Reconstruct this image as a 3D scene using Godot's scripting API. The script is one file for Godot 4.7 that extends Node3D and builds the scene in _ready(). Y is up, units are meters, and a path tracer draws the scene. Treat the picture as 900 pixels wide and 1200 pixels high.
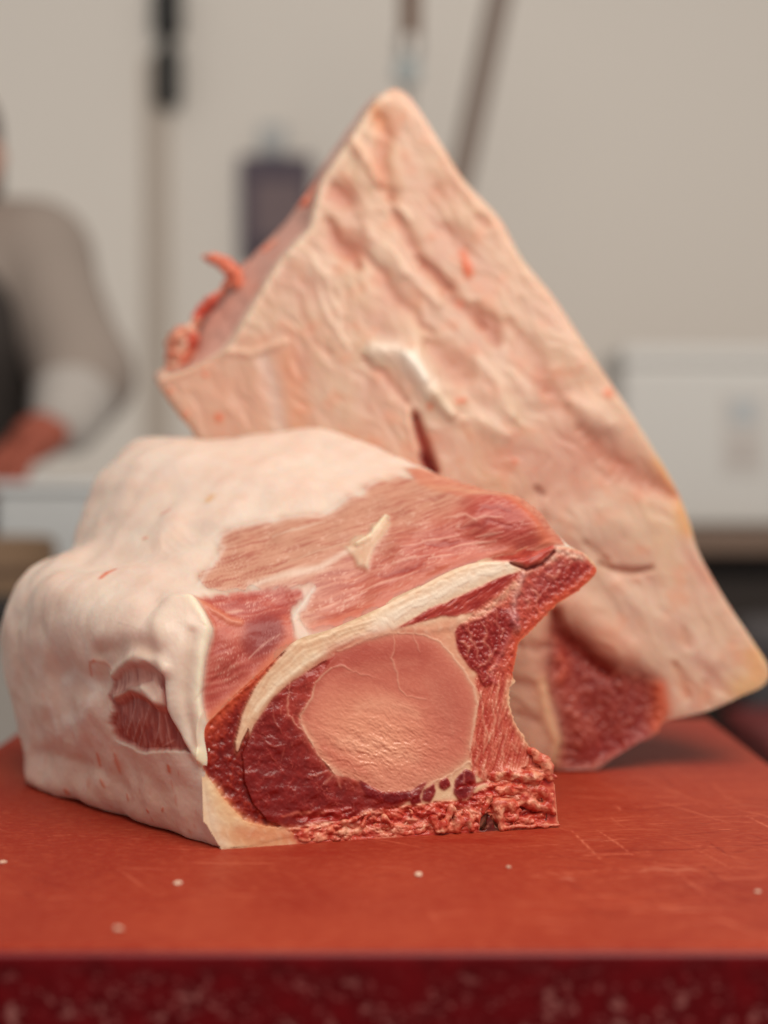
extends Node3D
# Two raw joints of pork on a red cutting board in a butcher's kitchen.
# Lengths in metres. at(x, y, d) is the point at depth d seen at pixel (x, y) of the 900 x 1200 photograph; d = 0 takes the board's surface.

const FOCAL := 1667.0
const EYE := Vector3(0, 0.176, 0.7)
const PITCH := 0.02579
var grain := FastNoiseLite.new()
var coarse := FastNoiseLite.new()
var mats := {}

# ---------------------------------------------------------------- names
func numbered(called: String) -> String:
	if not has_node(called):
		return called
	var k := 1
	while has_node("%s_%03d" % [called, k]):
		k += 1
	return "%s_%03d" % [called, k]

func tag(o: Node, label: String, category := "", group := "", kind := "") -> Node:
	if label: o.set_meta("label", label)
	if category: o.set_meta("category", category)
	if group: o.set_meta("group", group)
	if kind: o.set_meta("kind", kind)
	return o

func thing(called: String, label: String, category: String, where := Vector3.ZERO, group := "") -> Node3D:
	var o := Node3D.new()
	o.name = numbered(called)
	o.position = where
	add_child(o, true)
	tag(o, label, category, group)
	return o

func put(called: String, m: Mesh, mat: Material, parent: Node = null, where := Vector3.ZERO) -> MeshInstance3D:
	var o := MeshInstance3D.new()
	o.mesh = m
	for k in m.get_surface_count():
		o.set_surface_override_material(k, mat)
	o.position = where
	if parent == null:
		o.name = numbered(called)
		add_child(o, true)
	else:
		o.name = called
		parent.add_child(o, true)
	return o

# ---------------------------------------------------------------- places
func ray(px: float, py: float) -> Vector3:
	return Vector3((px - 450.0) / FOCAL, -(py - 600.0) / FOCAL, -1.0).rotated(Vector3.RIGHT, -PITCH)

func at(px: float, py: float, d := 0.0) -> Vector3:
	var r := ray(px, py)
	if d == 0.0:
		d = -EYE.y / r.y
	return EYE + r * d

func hit(px: float, py: float, pl: Plane) -> Vector3:
	var r := ray(px, py)
	return EYE + r * (-pl.distance_to(EYE) / pl.normal.dot(r))

func ring(keys: Array, pts: Array, a: float, period: float) -> Vector3:
	# cubic curve through points at uneven keys, closed
	var n := keys.size()
	a = fposmod(a, period)
	var i := n - 1
	for k in n:
		if keys[k] > a:
			i = k - 1
			break
	var ks := []
	var ps := []
	for o in [-1, 0, 1, 2]:
		var j: int = i + o
		ks.append(float(keys[posmod(j, n)]) + period * floorf(float(j) / n))
		ps.append(pts[posmod(j, n)])
	var hh: float = ks[2] - ks[1]
	var t: float = (a - ks[1]) / hh
	var m0: Vector3 = (ps[2] - ps[0]) / (ks[2] - ks[0]) * hh
	var m1: Vector3 = (ps[3] - ps[1]) / (ks[3] - ks[1]) * hh
	var t2 := t * t
	var t3 := t2 * t
	return ps[1] * (2 * t3 - 3 * t2 + 1) + m0 * (t3 - 2 * t2 + t) + ps[2] * (3 * t2 - 2 * t3) + m1 * (t3 - t2)

# ---------------------------------------------------------------- sheets: dense grids of points with a height, a colour and a part number each
class Patch:
	var x := 0
	var y := 0
	var w := 0
	var h := 0
	var m := PackedFloat32Array()

class Sheet:
	var w := 0
	var h := 0
	var p := PackedVector3Array()
	var n := PackedVector3Array()
	var z := PackedFloat32Array()
	var c := PackedColorArray()
	var id := PackedByteArray()
	var out_ := 1.0

	func _init(ww: int, hh: int) -> void:
		w = ww
		h = hh
		p.resize(w * h); n.resize(w * h); z.resize(w * h); c.resize(w * h); id.resize(w * h)

	static func normals(q: PackedVector3Array, ww: int, hh: int, round_: bool, sgn: float) -> PackedVector3Array:
		var out := PackedVector3Array()
		out.resize(ww * hh)
		for j in hh:
			var up := maxi(j - 1, 0) * ww
			var dn := mini(j + 1, hh - 1) * ww
			var me := j * ww
			for i in ww:
				var l := i - 1
				var r := i + 1
				if l < 0: l = ww - 2 if round_ else 0
				if r >= ww: r = 1 if round_ else ww - 1
				out[me + i] = (q[me + r] - q[me + l]).cross(q[dn + i] - q[up + i]).normalized() * sgn
		return out

	func moved(extra := PackedFloat32Array()) -> PackedVector3Array:
		var q := p.duplicate()
		if extra.size():
			for i in q.size(): q[i] += n[i] * (z[i] + extra[i])
		else:
			for i in q.size(): q[i] += n[i] * z[i]
		return q

	func where(g: Vector2) -> Vector3:
		var i := clampi(int(g.x), 0, w - 2)
		var j := clampi(int(g.y), 0, h - 2)
		var fx := clampf(g.x - i, 0, 1)
		var k := j * w + i
		return p[k].lerp(p[k + 1], fx).lerp(p[k + w].lerp(p[k + w + 1], fx), clampf(g.y - j, 0, 1))

	func window(poly: PackedVector2Array, pad: int) -> Patch:
		var lo := poly[0]
		var hi := poly[0]
		for v in poly:
			lo = lo.min(v)
			hi = hi.max(v)
		var o := Patch.new()
		o.x = clampi(int(lo.x) - pad, 0, w - 1)
		o.y = clampi(int(lo.y) - pad, 0, h - 1)
		o.w = clampi(int(hi.x) + pad + 2, 1, w) - o.x
		o.h = clampi(int(hi.y) + pad + 2, 1, h) - o.y
		o.m.resize(maxi(o.w * o.h, 1))
		return o

	func fill(poly: PackedVector2Array, soft := 2) -> Patch:
		var o := window(poly, soft * 2 + 2)
		var k := poly.size()
		for j in o.h:
			var yy := o.y + j + 0.0
			var xs := []
			for i in k:
				var a := poly[i]
				var b := poly[(i + 1) % k]
				if (a.y <= yy) != (b.y <= yy):
					xs.append(a.x + (yy - a.y) / (b.y - a.y) * (b.x - a.x))
			xs.sort()
			for s in range(0, xs.size() - 1, 2):
				for i in range(maxi(int(ceil(xs[s])) - o.x, 0), mini(int(floor(xs[s + 1])) - o.x + 1, o.w)):
					o.m[j * o.w + i] = 1.0
		if soft > 0:
			blur(o, soft)
			blur(o, soft)
		return o

	static func blur(o: Patch, r: int) -> void:
		var k := 1.0 / (2 * r + 1)
		var src := o.m.duplicate()
		for j in o.h:
			var b := j * o.w
			var s := 0.0
			for i in range(-r, r + 1): s += src[b + clampi(i, 0, o.w - 1)]
			for i in o.w:
				o.m[b + i] = s * k
				s += src[b + mini(i + r + 1, o.w - 1)] - src[b + maxi(i - r, 0)]
		src = o.m.duplicate()
		for i in o.w:
			var s := 0.0
			for j in range(-r, r + 1): s += src[clampi(j, 0, o.h - 1) * o.w + i]
			for j in o.h:
				o.m[j * o.w + i] = s * k
				s += src[mini(j + r + 1, o.h - 1) * o.w + i] - src[maxi(j - r, 0) * o.w + i]

	func stroke(path: PackedVector2Array, wide: float, taper := 0.0) -> Patch:
		# a line drawn with a soft round brush, its width in metres on the surface
		var mid := path[path.size() / 2]
		var ci := clampi(int(mid.x), 1, w - 2)
		var cj := clampi(int(mid.y), 1, h - 2)
		var o := window(path, 2 + int(2.6 * wide / maxf(minf(p[cj * w + ci].distance_to(p[cj * w + ci + 1]), p[cj * w + ci].distance_to(p[cj * w + w + ci])), 1e-4)))
		var total := 0.0
		for s in path.size() - 1: total += path[s].distance_to(path[s + 1])
		var gone := 0.0
		for s in path.size() - 1:
			var a := path[s]
			var b := path[s + 1]
			var len3 := where(a).distance_to(where(b))
			var steps := maxi(2, int(len3 / (wide * 0.35)))
			for k in steps:
				var g := a.lerp(b, float(k) / steps)
				var f := (gone + a.distance_to(g)) / maxf(total, 1e-5)
				var wd := wide * (1.0 - taper * absf(2.0 * f - 1.0))
				var q := where(g)
				var gi := clampi(int(g.x), 0, w - 2)
				var gj := clampi(int(g.y), 0, h - 2)
				var ri := 1 + int(2.2 * wd / maxf(p[gj * w + gi].distance_to(p[gj * w + gi + 1]), 1e-4))
				var rj := 1 + int(2.2 * wd / maxf(p[gj * w + gi].distance_to(p[gj * w + w + gi]), 1e-4))
				var inv := 1.0 / (wd * wd)
				for j in range(maxi(gj - rj, o.y), mini(gj + rj + 2, o.y + o.h)):
					for i in range(maxi(gi - ri, o.x), mini(gi + ri + 2, o.x + o.w)):
						var v := exp(-q.distance_squared_to(p[j * w + i]) * inv)
						var e := (j - o.y) * o.w + i - o.x
						if v > o.m[e]: o.m[e] = v
			gone += a.distance_to(b)
		return o

	func paint(o: Patch, col: Color, much := 1.0, up := 0.0, part := -1) -> void:
		for j in o.h:
			var b := (o.y + j) * w + o.x
			var s := j * o.w
			for i in o.w:
				var v := o.m[s + i]
				if v > 0.003:
					if much > 0.0: c[b + i] = c[b + i].lerp(col, minf(v * much, 1.0))
					if up != 0.0: z[b + i] += v * up
					if part >= 0 and v > 0.5: id[b + i] = part

	func shape(q: PackedVector3Array, nn: PackedVector3Array, keep: Callable, into: ArrayMesh = null) -> ArrayMesh:
		# the cells for which keep(cell) holds, as one surface
		var map := PackedInt32Array()
		map.resize(w * h)
		map.fill(-1)
		var vs := PackedVector3Array()
		var ns := PackedVector3Array()
		var cs := PackedColorArray()
		var ix := PackedInt32Array()
		for j in h - 1:
			for i in w - 1:
				var k := j * w + i
				if not keep.call(k): continue
				for e in [k, k + 1, k + w, k + w + 1]:
					if map[e] < 0:
						map[e] = vs.size()
						vs.append(q[e]); ns.append(nn[e]); cs.append(c[e])
				if out_ > 0.0: ix.append_array(PackedInt32Array([map[k], map[k + w + 1], map[k + 1], map[k], map[k + w], map[k + w + 1]]))
				else: ix.append_array(PackedInt32Array([map[k], map[k + 1], map[k + w + 1], map[k], map[k + w + 1], map[k + w]]))
		var m := into if into else ArrayMesh.new()
		if vs.size():
			var arr := []
			arr.resize(Mesh.ARRAY_MAX)
			arr[Mesh.ARRAY_VERTEX] = vs; arr[Mesh.ARRAY_NORMAL] = ns; arr[Mesh.ARRAY_COLOR] = cs; arr[Mesh.ARRAY_INDEX] = ix
			m.add_surface_from_arrays(Mesh.PRIMITIVE_TRIANGLES, arr)
		return m

# a flat sheet on a plane: columns run right, rows run down
class Flat:
	extends Sheet
	var o0 := Vector3.ZERO
	var ex := Vector3.RIGHT
	var ey := Vector3.DOWN
	var cell := 0.001

	func g(v: Vector3) -> Vector2:
		return Vector2((v - o0).dot(ex), (v - o0).dot(ey)) / cell

func flat_over(pl: Plane, outline: PackedVector3Array, cell: float) -> Flat:
	var ex := Vector3.UP.cross(pl.normal).normalized()
	var ey := ex.cross(pl.normal).normalized()
	if ey.y > 0: ey = -ey
	var lo := Vector2(9, 9)
	var hi := Vector2(-9, -9)
	for v in outline:
		var q := Vector2((v - outline[0]).dot(ex), (v - outline[0]).dot(ey))
		lo = lo.min(q)
		hi = hi.max(q)
	var s := Flat.new(int((hi.x - lo.x) / cell) + 5, int((hi.y - lo.y) / cell) + 5)
	s.cell = cell
	s.out_ = -1.0
	s.ex = ex
	s.ey = ey
	s.o0 = outline[0] + ex * (lo.x - 2 * cell) + ey * (lo.y - 2 * cell)
	for j in s.h:
		for i in s.w:
			s.p[j * s.w + i] = s.o0 + ex * (i * cell) + ey * (j * cell)
			s.n[j * s.w + i] = pl.normal
	return s

func trim(s: Flat, outline: PackedVector3Array) -> Patch:
	# cells inside the outline get part 1; points just outside move onto it. Returns how far inside each point is (0 at the edge, 1 a few cells in)
	var poly := PackedVector2Array()
	for v in outline: poly.append(s.g(v))
	var o := s.fill(poly, 0)
	var inside := o.m.duplicate()
	for j in o.h:
		for i in o.w:
			if inside[j * o.w + i] > 0.5: s.id[(o.y + j) * s.w + o.x + i] = 1
	for j in range(1, o.h - 1):
		for i in range(1, o.w - 1):
			var k := j * o.w + i
			if inside[k] > 0.5: continue
			if inside[k - 1] + inside[k + 1] + inside[k - o.w] + inside[k + o.w] + inside[k - o.w - 1] + inside[k + o.w + 1] + inside[k - o.w + 1] + inside[k + o.w - 1] < 0.5: continue
			var e := (o.y + j) * s.w + o.x + i
			var best := 9.0
			var to := s.p[e]
			for v in outline:
				var dd := v.distance_squared_to(s.p[e])
				if dd < best:
					best = dd
					to = v
			s.p[e] = to
	Sheet.blur(o, 2)
	Sheet.blur(o, 2)
	for k in o.m.size(): o.m[k] = clampf(o.m[k] * 2.0 - 1.0, 0.0, 1.0)
	return o

func pix(s: Flat, pl: Plane, nums: Array) -> PackedVector2Array:
	var out := PackedVector2Array()
	for k in range(0, nums.size(), 2): out.append(s.g(hit(nums[k], nums[k + 1], pl)))
	return out

func ragged(poly: PackedVector2Array, amp: float, step := 4.0, closed := true) -> PackedVector2Array:
	var out := PackedVector2Array()
	var n := poly.size()
	for i in (n if closed else n - 1):
		var a := poly[i]
		var b := poly[(i + 1) % n]
		var k := maxi(1, int(a.distance_to(b) / step))
		for s in k:
			var q := a.lerp(b, float(s) / k)
			out.append(q + Vector2(grain.get_noise_3d(q.x * 5, q.y * 5, 1), grain.get_noise_3d(q.x * 5, q.y * 5, 77)) * amp)
	if not closed: out.append(poly[n - 1])
	return out

func rgb(r: float, g: float, b: float) -> Color:
	return Color(r / 255.0, g / 255.0, b / 255.0)

# ---------------------------------------------------------------- materials
func flesh(called: String, rough: float, bump: float, scale := 38.0, sss := 0.0, coat := 0.0, freq := 0.06) -> StandardMaterial3D:
	var m := StandardMaterial3D.new()
	m.resource_name = called
	m.vertex_color_use_as_albedo = true
	m.vertex_color_is_srgb = true
	m.roughness = rough
	m.metallic_specular = 0.36
	if bump > 0.0:
		m.normal_enabled = true
		m.normal_texture = noise_map("%.3f" % freq, freq)
		m.normal_scale = bump
		m.uv1_triplanar = true
		m.uv1_scale = Vector3.ONE * scale
	if sss > 0.0:
		m.subsurf_scatter_enabled = true
		m.subsurf_scatter_strength = sss
	if coat > 0.0:
		m.clearcoat_enabled = true
		m.clearcoat = coat
		m.clearcoat_roughness = 0.14
	return m

func noise_map(key: String, freq: float) -> NoiseTexture2D:
	if not mats.has(key):
		var n := FastNoiseLite.new()
		n.noise_type = FastNoiseLite.TYPE_SIMPLEX_SMOOTH
		n.frequency = freq
		n.fractal_octaves = 4
		n.seed = 5
		var t := NoiseTexture2D.new()
		t.width = 512
		t.height = 512
		t.seamless = true
		t.as_normal_map = true
		t.bump_strength = 6.0
		t.noise = n
		mats[key] = t
	return mats[key]

func plain(called: String, col: Color, rough := 0.6, metal := 0.0) -> StandardMaterial3D:
	var m := StandardMaterial3D.new()
	m.resource_name = called
	m.albedo_color = col
	m.roughness = rough
	m.metallic = metal
	return m

# ---------------------------------------------------------------- simple shapes
func slab(size: Vector3, bevel: float) -> ArrayMesh:
	# a box with rounded edges, centred
	var st := SurfaceTool.new()
	st.begin(Mesh.PRIMITIVE_TRIANGLES)
	var hs := size / 2.0
	var marks := [-1.0, -0.92, -0.7, -0.38, 0.38, 0.7, 0.92, 1.0]
	var axes := [Vector3.RIGHT, Vector3.UP, Vector3.BACK]
	var b := minf(bevel, minf(hs.x, minf(hs.y, hs.z)) * 0.98)
	for ax in 3:
		for sg in [-1.0, 1.0]:
			var nn: Vector3 = axes[ax] * sg
			var u: Vector3 = axes[(ax + 1) % 3]
			var v: Vector3 = nn.cross(u)
			var hu := absf(hs.dot(u))
			var hv := absf(hs.dot(v.abs()))
			var hn := hs[ax]
			var us := [-hu, -hu + b * 0.3, -hu + b, hu - b, hu - b * 0.3, hu]
			var vs := [-hv, -hv + b * 0.3, -hv + b, hv - b, hv - b * 0.3, hv]
			var grid := []
			var gn := []
			for j in 6:
				for i in 6:
					var q: Vector3 = u * us[i] + v * vs[j] + nn * hn
					var inner := Vector3(clampf(q.x, -hs.x + b, hs.x - b), clampf(q.y, -hs.y + b, hs.y - b), clampf(q.z, -hs.z + b, hs.z - b))
					var dir := (q - inner).normalized()
					grid.append(inner + dir * b)
					gn.append(dir)
			for j in 5:
				for i in 5:
					var k := j * 6 + i
					for e in [k, k + 7, k + 1, k, k + 6, k + 7]:
						st.set_normal(gn[e])
						st.add_vertex(grid[e])
	st.index()
	return st.commit()

func face(st: SurfaceTool, v: Array) -> void:
	# one triangle, turned so that it faces along its normals
	var cr: Vector3 = (v[1][0] - v[0][0]).cross(v[2][0] - v[0][0])
	var order := [0, 2, 1] if cr.dot(v[0][1] + v[1][1] + v[2][1]) > 0.0 else [0, 1, 2]
	for e in order:
		st.set_normal(v[e][1])
		if v[e].size() > 2: st.set_color(v[e][2])
		st.add_vertex(v[e][0])

func tube(path: Array, radii: Array, sides := 14) -> ArrayMesh:
	var st := SurfaceTool.new()
	st.begin(Mesh.PRIMITIVE_TRIANGLES)
	var rows := []
	var axis := Vector3.ZERO
	for k in path.size():
		var dir: Vector3 = (path[mini(k + 1, path.size() - 1)] - path[maxi(k - 1, 0)]).normalized()
		if axis == Vector3.ZERO: axis = dir.cross(Vector3(0.31, 0.2, 0.93)).normalized()
		axis = (axis - dir * axis.dot(dir)).normalized()
		var other := dir.cross(axis)
		var row := []
		for s in sides:
			var a := TAU * s / sides
			row.append([path[k] + (axis * cos(a) + other * sin(a)) * radii[k], axis * cos(a) + other * sin(a)])
		rows.append(row)
	for k in path.size() - 1:
		for s in sides:
			var e := (s + 1) % sides
			face(st, [rows[k][s], rows[k + 1][e], rows[k][e]])
			face(st, [rows[k][s], rows[k + 1][s], rows[k + 1][e]])
	for end in [0, path.size() - 1]:
		var nn: Vector3 = (path[0] - path[1]).normalized() if end == 0 else (path[-1] - path[-2]).normalized()
		for s in sides:
			face(st, [[path[end], nn], [rows[end][s][0], nn], [rows[end][(s + 1) % sides][0], nn]])
	st.index()
	return st.commit()

func lump(size: Vector3, seed_: float, rough: float, a: Color, b: Color, fine := 1.0, rings := 22) -> ArrayMesh:
	# a torn lump of meat or fat
	var w := rings * 2 + 1
	var s := Sheet.new(w, rings)
	for j in rings:
		var th := PI * j / (rings - 1)
		for i in w:
			var ph := TAU * i / (w - 1)
			var d := Vector3(sin(th) * cos(ph), cos(th), sin(th) * sin(ph))
			var k := 1.0 + rough * coarse.get_noise_3d(d.x * 60 * fine + seed_ * 37, d.y * 60 * fine, d.z * 60 * fine) + rough * 0.6 * grain.get_noise_3d(d.x * 60 * fine + seed_ * 91, d.y * 60 * fine, d.z * 60 * fine)
			s.p[j * w + i] = d * size * k
			s.c[j * w + i] = a.lerp(b, clampf(0.5 + 1.1 * grain.get_noise_3d(d.x * 40 + seed_ * 53, d.y * 40, d.z * 40), 0, 1))
	var nn := Sheet.normals(s.p, w, rings, true, 1.0)
	for i in nn.size():
		if nn[i].dot(s.p[i]) < 0.0: nn[i] = -nn[i]
		if nn[i].length() < 0.5: nn[i] = s.p[i].normalized()
	return s.shape(s.p, nn, func(_k): return true)

# ---------------------------------------------------------------- bodies from bones: smooth union of tapered capsules, meshed by surface nets
func bones_mesh(st: SurfaceTool, bones: Array, cell: float, k_smooth: float, color: Callable, rough := 0.0) -> void:
	var lo := Vector3(99, 99, 99)
	var hi := -lo
	for b in bones:
		for e in 2:
			lo = lo.min(b[e] - Vector3.ONE * (b[2 + e] + 2 * cell))
			hi = hi.max(b[e] + Vector3.ONE * (b[2 + e] + 2 * cell))
	var dim := Vector3i((hi - lo) / cell) + Vector3i(2, 2, 2)
	var sx := dim.y * dim.z
	var f := PackedFloat32Array()
	f.resize(dim.x * sx)
	f.fill(1.0)
	for b in bones:
		var a: Vector3 = b[0]
		var ab: Vector3 = b[1] - b[0]
		var l2 := maxf(ab.length_squared(), 1e-9)
		var r0: float = b[2]
		var r1: float = b[3]
		var pad := maxf(r0, r1) + 3 * cell + k_smooth
		var i0 := Vector3i(((b[0] as Vector3).min(b[1]) - Vector3.ONE * pad - lo) / cell).clamp(Vector3i.ZERO, dim - Vector3i.ONE)
		var i1 := Vector3i(((b[0] as Vector3).max(b[1]) + Vector3.ONE * pad - lo) / cell).clamp(Vector3i.ZERO, dim - Vector3i.ONE)
		for x in range(i0.x, i1.x + 1):
			for y in range(i0.y, i1.y + 1):
				var base := x * sx + y * dim.z
				for zz in range(i0.z, i1.z + 1):
					var q := lo + Vector3(x, y, zz) * cell - a
					var t := clampf(q.dot(ab) / l2, 0.0, 1.0)
					var d := (q - ab * t).length() - lerpf(r0, r1, t)
					var e := f[base + zz]
					var hh := clampf(0.5 + 0.5 * (e - d) / k_smooth, 0.0, 1.0)
					f[base + zz] = lerpf(e, d, hh) - k_smooth * hh * (1.0 - hh)
	if rough > 0.0:
		for x in dim.x:
			for y in dim.y:
				for zz in dim.z:
					var e := x * sx + y * dim.z + zz
					if absf(f[e]) < rough * 2.0: f[e] += rough * (1.4 * gz(lo + Vector3(x, y, zz) * cell, 7.0))
	var at_cell := {}
	var pts := PackedVector3Array()
	var nrm := PackedVector3Array()
	var offs := [Vector3i(0, 0, 0), Vector3i(1, 0, 0), Vector3i(0, 1, 0), Vector3i(1, 1, 0), Vector3i(0, 0, 1), Vector3i(1, 0, 1), Vector3i(0, 1, 1), Vector3i(1, 1, 1)]
	var edges := [[0, 1], [2, 3], [4, 5], [6, 7], [0, 2], [1, 3], [4, 6], [5, 7], [0, 4], [1, 5], [2, 6], [3, 7]]
	var flat_off := [0, sx, dim.z, sx + dim.z, 1, sx + 1, dim.z + 1, sx + dim.z + 1]
	for x in dim.x - 1:
		for y in dim.y - 1:
			for zz in dim.z - 1:
				var b := x * sx + y * dim.z + zz
				var neg := 0
				for o in flat_off:
					if f[b + o] < 0.0: neg += 1
				if neg == 0 or neg == 8: continue
				var sum := Vector3.ZERO
				var cnt := 0
				for e in edges:
					var v0 := f[b + flat_off[e[0]]]
					var v1 := f[b + flat_off[e[1]]]
					if (v0 < 0.0) != (v1 < 0.0):
						sum += Vector3(offs[e[0]]).lerp(Vector3(offs[e[1]]), v0 / (v0 - v1))
						cnt += 1
				at_cell[b] = pts.size()
				pts.append(lo + (Vector3(x, y, zz) + sum / cnt) * cell)
				nrm.append(Vector3(f[b + sx] - f[b], f[b + dim.z] - f[b], f[b + 1] - f[b]).normalized())
	for b in at_cell:
		for ax in 3:
			var st_ax: int = [sx, dim.z, 1][ax]
			var u: int = [dim.z, 1, sx][ax]
			var v: int = [1, sx, dim.z][ax]
			if (f[b] < 0.0) == (f[b + st_ax] < 0.0): continue
			if not (at_cell.has(b - u) and at_cell.has(b - v) and at_cell.has(b - u - v)): continue
			var quad := [at_cell[b], at_cell[b - u], at_cell[b - u - v], at_cell[b - v]]
			if f[b] < 0.0: quad.reverse()
			for tri in [[0, 1, 2], [0, 2, 3]]:
				var three := []
				for e in tri: three.append([pts[quad[e]], nrm[quad[e]], color.call(pts[quad[e]])])
				face(st, three)

# ================================================================ the scene
func _ready() -> void:
	# camera
	var cam := Camera3D.new()
	cam.name = "camera"
	add_child(cam)
	cam.position = EYE
	cam.rotation.x = -PITCH
	var lens := CameraAttributesPhysical.new()
	lens.frustum_focal_length = 33.35
	lens.frustum_focus_distance = 0.70
	lens.exposure_aperture = 33.35 / 20.5
	lens.frustum_far = 30.0
	lens.frustum_near = 0.05
	cam.attributes = lens
	cam.fov = rad_to_deg(2.0 * atan(600.0 / FOCAL))
	cam.near = 0.05
	cam.far = 30.0
	cam.current = true
	# light: the soft light of a white kitchen under ceiling panels
	var we := WorldEnvironment.new()
	we.name = "air"
	var env := Environment.new()
	env.background_mode = Environment.BG_COLOR
	env.background_color = Color(0.655, 0.636, 0.617)
	env.background_energy_multiplier = 1.0
	env.tonemap_mode = Environment.TONE_MAPPER_LINEAR
	env.tonemap_exposure = 1.0
	env.sdfgi_enabled = true
	env.ssao_enabled = true
	env.ssil_enabled = true
	we.environment = env
	add_child(we)
	var key := AreaLight3D.new()
	key.name = "ceiling_panel_light"
	key.area_size = Vector2(1.5, 1.1)
	key.light_energy = 3.25
	key.light_color = Color(1.0, 0.955, 0.90)
	key.shadow_enabled = true
	add_child(key)
	key.look_at_from_position(Vector3(0.42, 1.55, 0.62), Vector3(0.0, 0.1, -0.1))
	grain.noise_type = FastNoiseLite.TYPE_SIMPLEX_SMOOTH
	grain.frequency = 0.02
	grain.fractal_octaves = 4
	grain.seed = 11
	coarse.noise_type = FastNoiseLite.TYPE_SIMPLEX_SMOOTH
	coarse.frequency = 0.01
	coarse.fractal_octaves = 2
	coarse.seed = 3

	var t0 := Time.get_ticks_msec()
	kitchen()
	person()
	board()
	print("setting ", Time.get_ticks_msec() - t0)
	front_joint()
	print("front ", Time.get_ticks_msec() - t0)
	rear_joint()
	print("rear ", Time.get_ticks_msec() - t0)
	crumbs()

# ---------------------------------------------------------------- the kitchen behind, far out of focus
func kitchen() -> void:
	var wall := put("wall", slab(Vector3(6.0, 3.2, 0.12), 0.004), plain("painted wall", rgb(246, 240, 232), 0.75), null, Vector3(0, 0.7, -2.36))
	tag(wall, "pale grey painted kitchen wall behind everything", "", "", "structure")
	var z0 := -2.296
	var strip := at(184, 330, 2.99)
	var ws := put("cable_cover", slab(Vector3(0.05, 1.25, 0.012), 0.003), plain("cover strip", rgb(204, 192, 180), 0.6), null, Vector3(strip.x, strip.y - 0.16, z0 + 0.004))
	tag(ws, "narrow vertical brown strip running down the pale wall", "cable cover")
	# black two-piece fitting above the strip
	var bk := plain("black plastic", rgb(14, 16, 17), 0.5)
	var fit := thing("wall_bracket", "black two-piece fitting high on the wall above the brown strip", "bracket", Vector3(strip.x + 0.028, at(200, 60, 2.97).y, z0 + 0.02))
	put("back_plate", slab(Vector3(0.03, 0.27, 0.008), 0.003), plain("grey plate", rgb(60, 56, 54), 0.5), fit, Vector3(0, 0.02, -0.012))
	put("clip", slab(Vector3(0.060, 0.108, 0.035), 0.012), bk, fit, Vector3(0, 0.078, 0.006))
	put("clip", slab(Vector3(0.054, 0.122, 0.035), 0.012), bk, fit, Vector3(0, -0.062, 0.006))
	# notice and the small fitting above it
	var c := at(324, 248, 2.98)
	var no := thing("notice", "dark purple-grey notice board fixed to the pale wall", "notice board", Vector3(c.x, c.y, z0 + 0.012))
	put("frame", slab(Vector3(0.152, 0.226, 0.018), 0.004), plain("notice frame", rgb(90, 78, 92), 0.6), no)
	put("sheet", slab(Vector3(0.105, 0.12, 0.004), 0.001), plain("notice sheet", rgb(128, 110, 114), 0.6), no, Vector3(0.006, 0.0, 0.01))
	put("strip", slab(Vector3(0.11, 0.022, 0.004), 0.001), plain("notice strip", rgb(64, 56, 64), 0.6), no, Vector3(0.004, -0.088, 0.01))
	c = at(320, 166, 2.98)
	var sw := thing("wall_switch", "small pale blue-white wall fitting just above the purple notice", "switch", Vector3(c.x, c.y, z0 + 0.012))
	put("plate", slab(Vector3(0.052, 0.062, 0.014), 0.005), plain("switch plate", rgb(190, 194, 196), 0.4), sw)
	put("rocker", slab(Vector3(0.02, 0.032, 0.008), 0.003), plain("switch rocker", rgb(206, 208, 208), 0.4), sw, Vector3(0, 0, 0.01))
	# poles hanging from the ceiling rail
	var steel := plain("dull steel", rgb(134, 120, 112), 0.5, 0.1)
	var p0 := at(479, 50, 2.1)
	var hook := thing("hanging_hook", "upright brownish hook bar with a pale round swivel, above the tall joint", "hook", p0)
	put("bar", tube([Vector3(0.002, 0.0, 0), Vector3(0.004, 0.42, 0)], [0.016, 0.016]), plain("hook bar", rgb(118, 94, 80), 0.5, 0.0), hook)
	put("swivel", lump(Vector3(0.021, 0.023, 0.021), 2.0, 0.0, rgb(186, 194, 194), rgb(178, 186, 188)), flesh("swivel", 0.3, 0.0), hook, Vector3(-0.003, -0.042, 0))
	put("collar", tube([Vector3(0, -0.022, 0), Vector3(0, 0.006, 0)], [0.019, 0.019]), plain("collar", rgb(176, 172, 168), 0.35, 0.4), hook)
	put("shank", tube([Vector3(-0.002, -0.06, 0), Vector3(0.0, -0.12, 0.004), Vector3(0.012, -0.16, 0.01)], [0.008, 0.007, 0.005]), plain("shank", rgb(150, 144, 138), 0.4, 0.3), hook)
	var a0 := at(531, 250, 2.1)
	var a1 := at(597, -60, 2.15)
	var pole := thing("slanting_pole", "grey metal pole slanting down behind the top of the tall joint", "pole", a0)
	put("rod", tube([Vector3.ZERO, a1 - a0, (a1 - a0) * 1.5], [0.019, 0.019, 0.019]), steel, pole)
	put("end_cap", lump(Vector3(0.0205, 0.0205, 0.0205), 3.0, 0.0, rgb(110, 100, 94), rgb(104, 96, 90)), flesh("end cap", 0.5, 0.0), pole)
	# counter along the back wall, right
	var ct := thing("back_counter", "dark counter with a brown top against the wall, right of the tall joint", "counter", Vector3(0.95, -0.9, -1.75))
	put("top", slab(Vector3(1.8, 0.036, 0.94), 0.006), plain("brown top", rgb(118, 96, 82), 0.55), ct, Vector3(0, 0.982, 0))
	put("cabinet", slab(Vector3(1.76, 0.96, 0.86), 0.004), plain("dark cabinet", rgb(42, 33, 30), 0.6), ct, Vector3(0, 0.48, -0.03))
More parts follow.
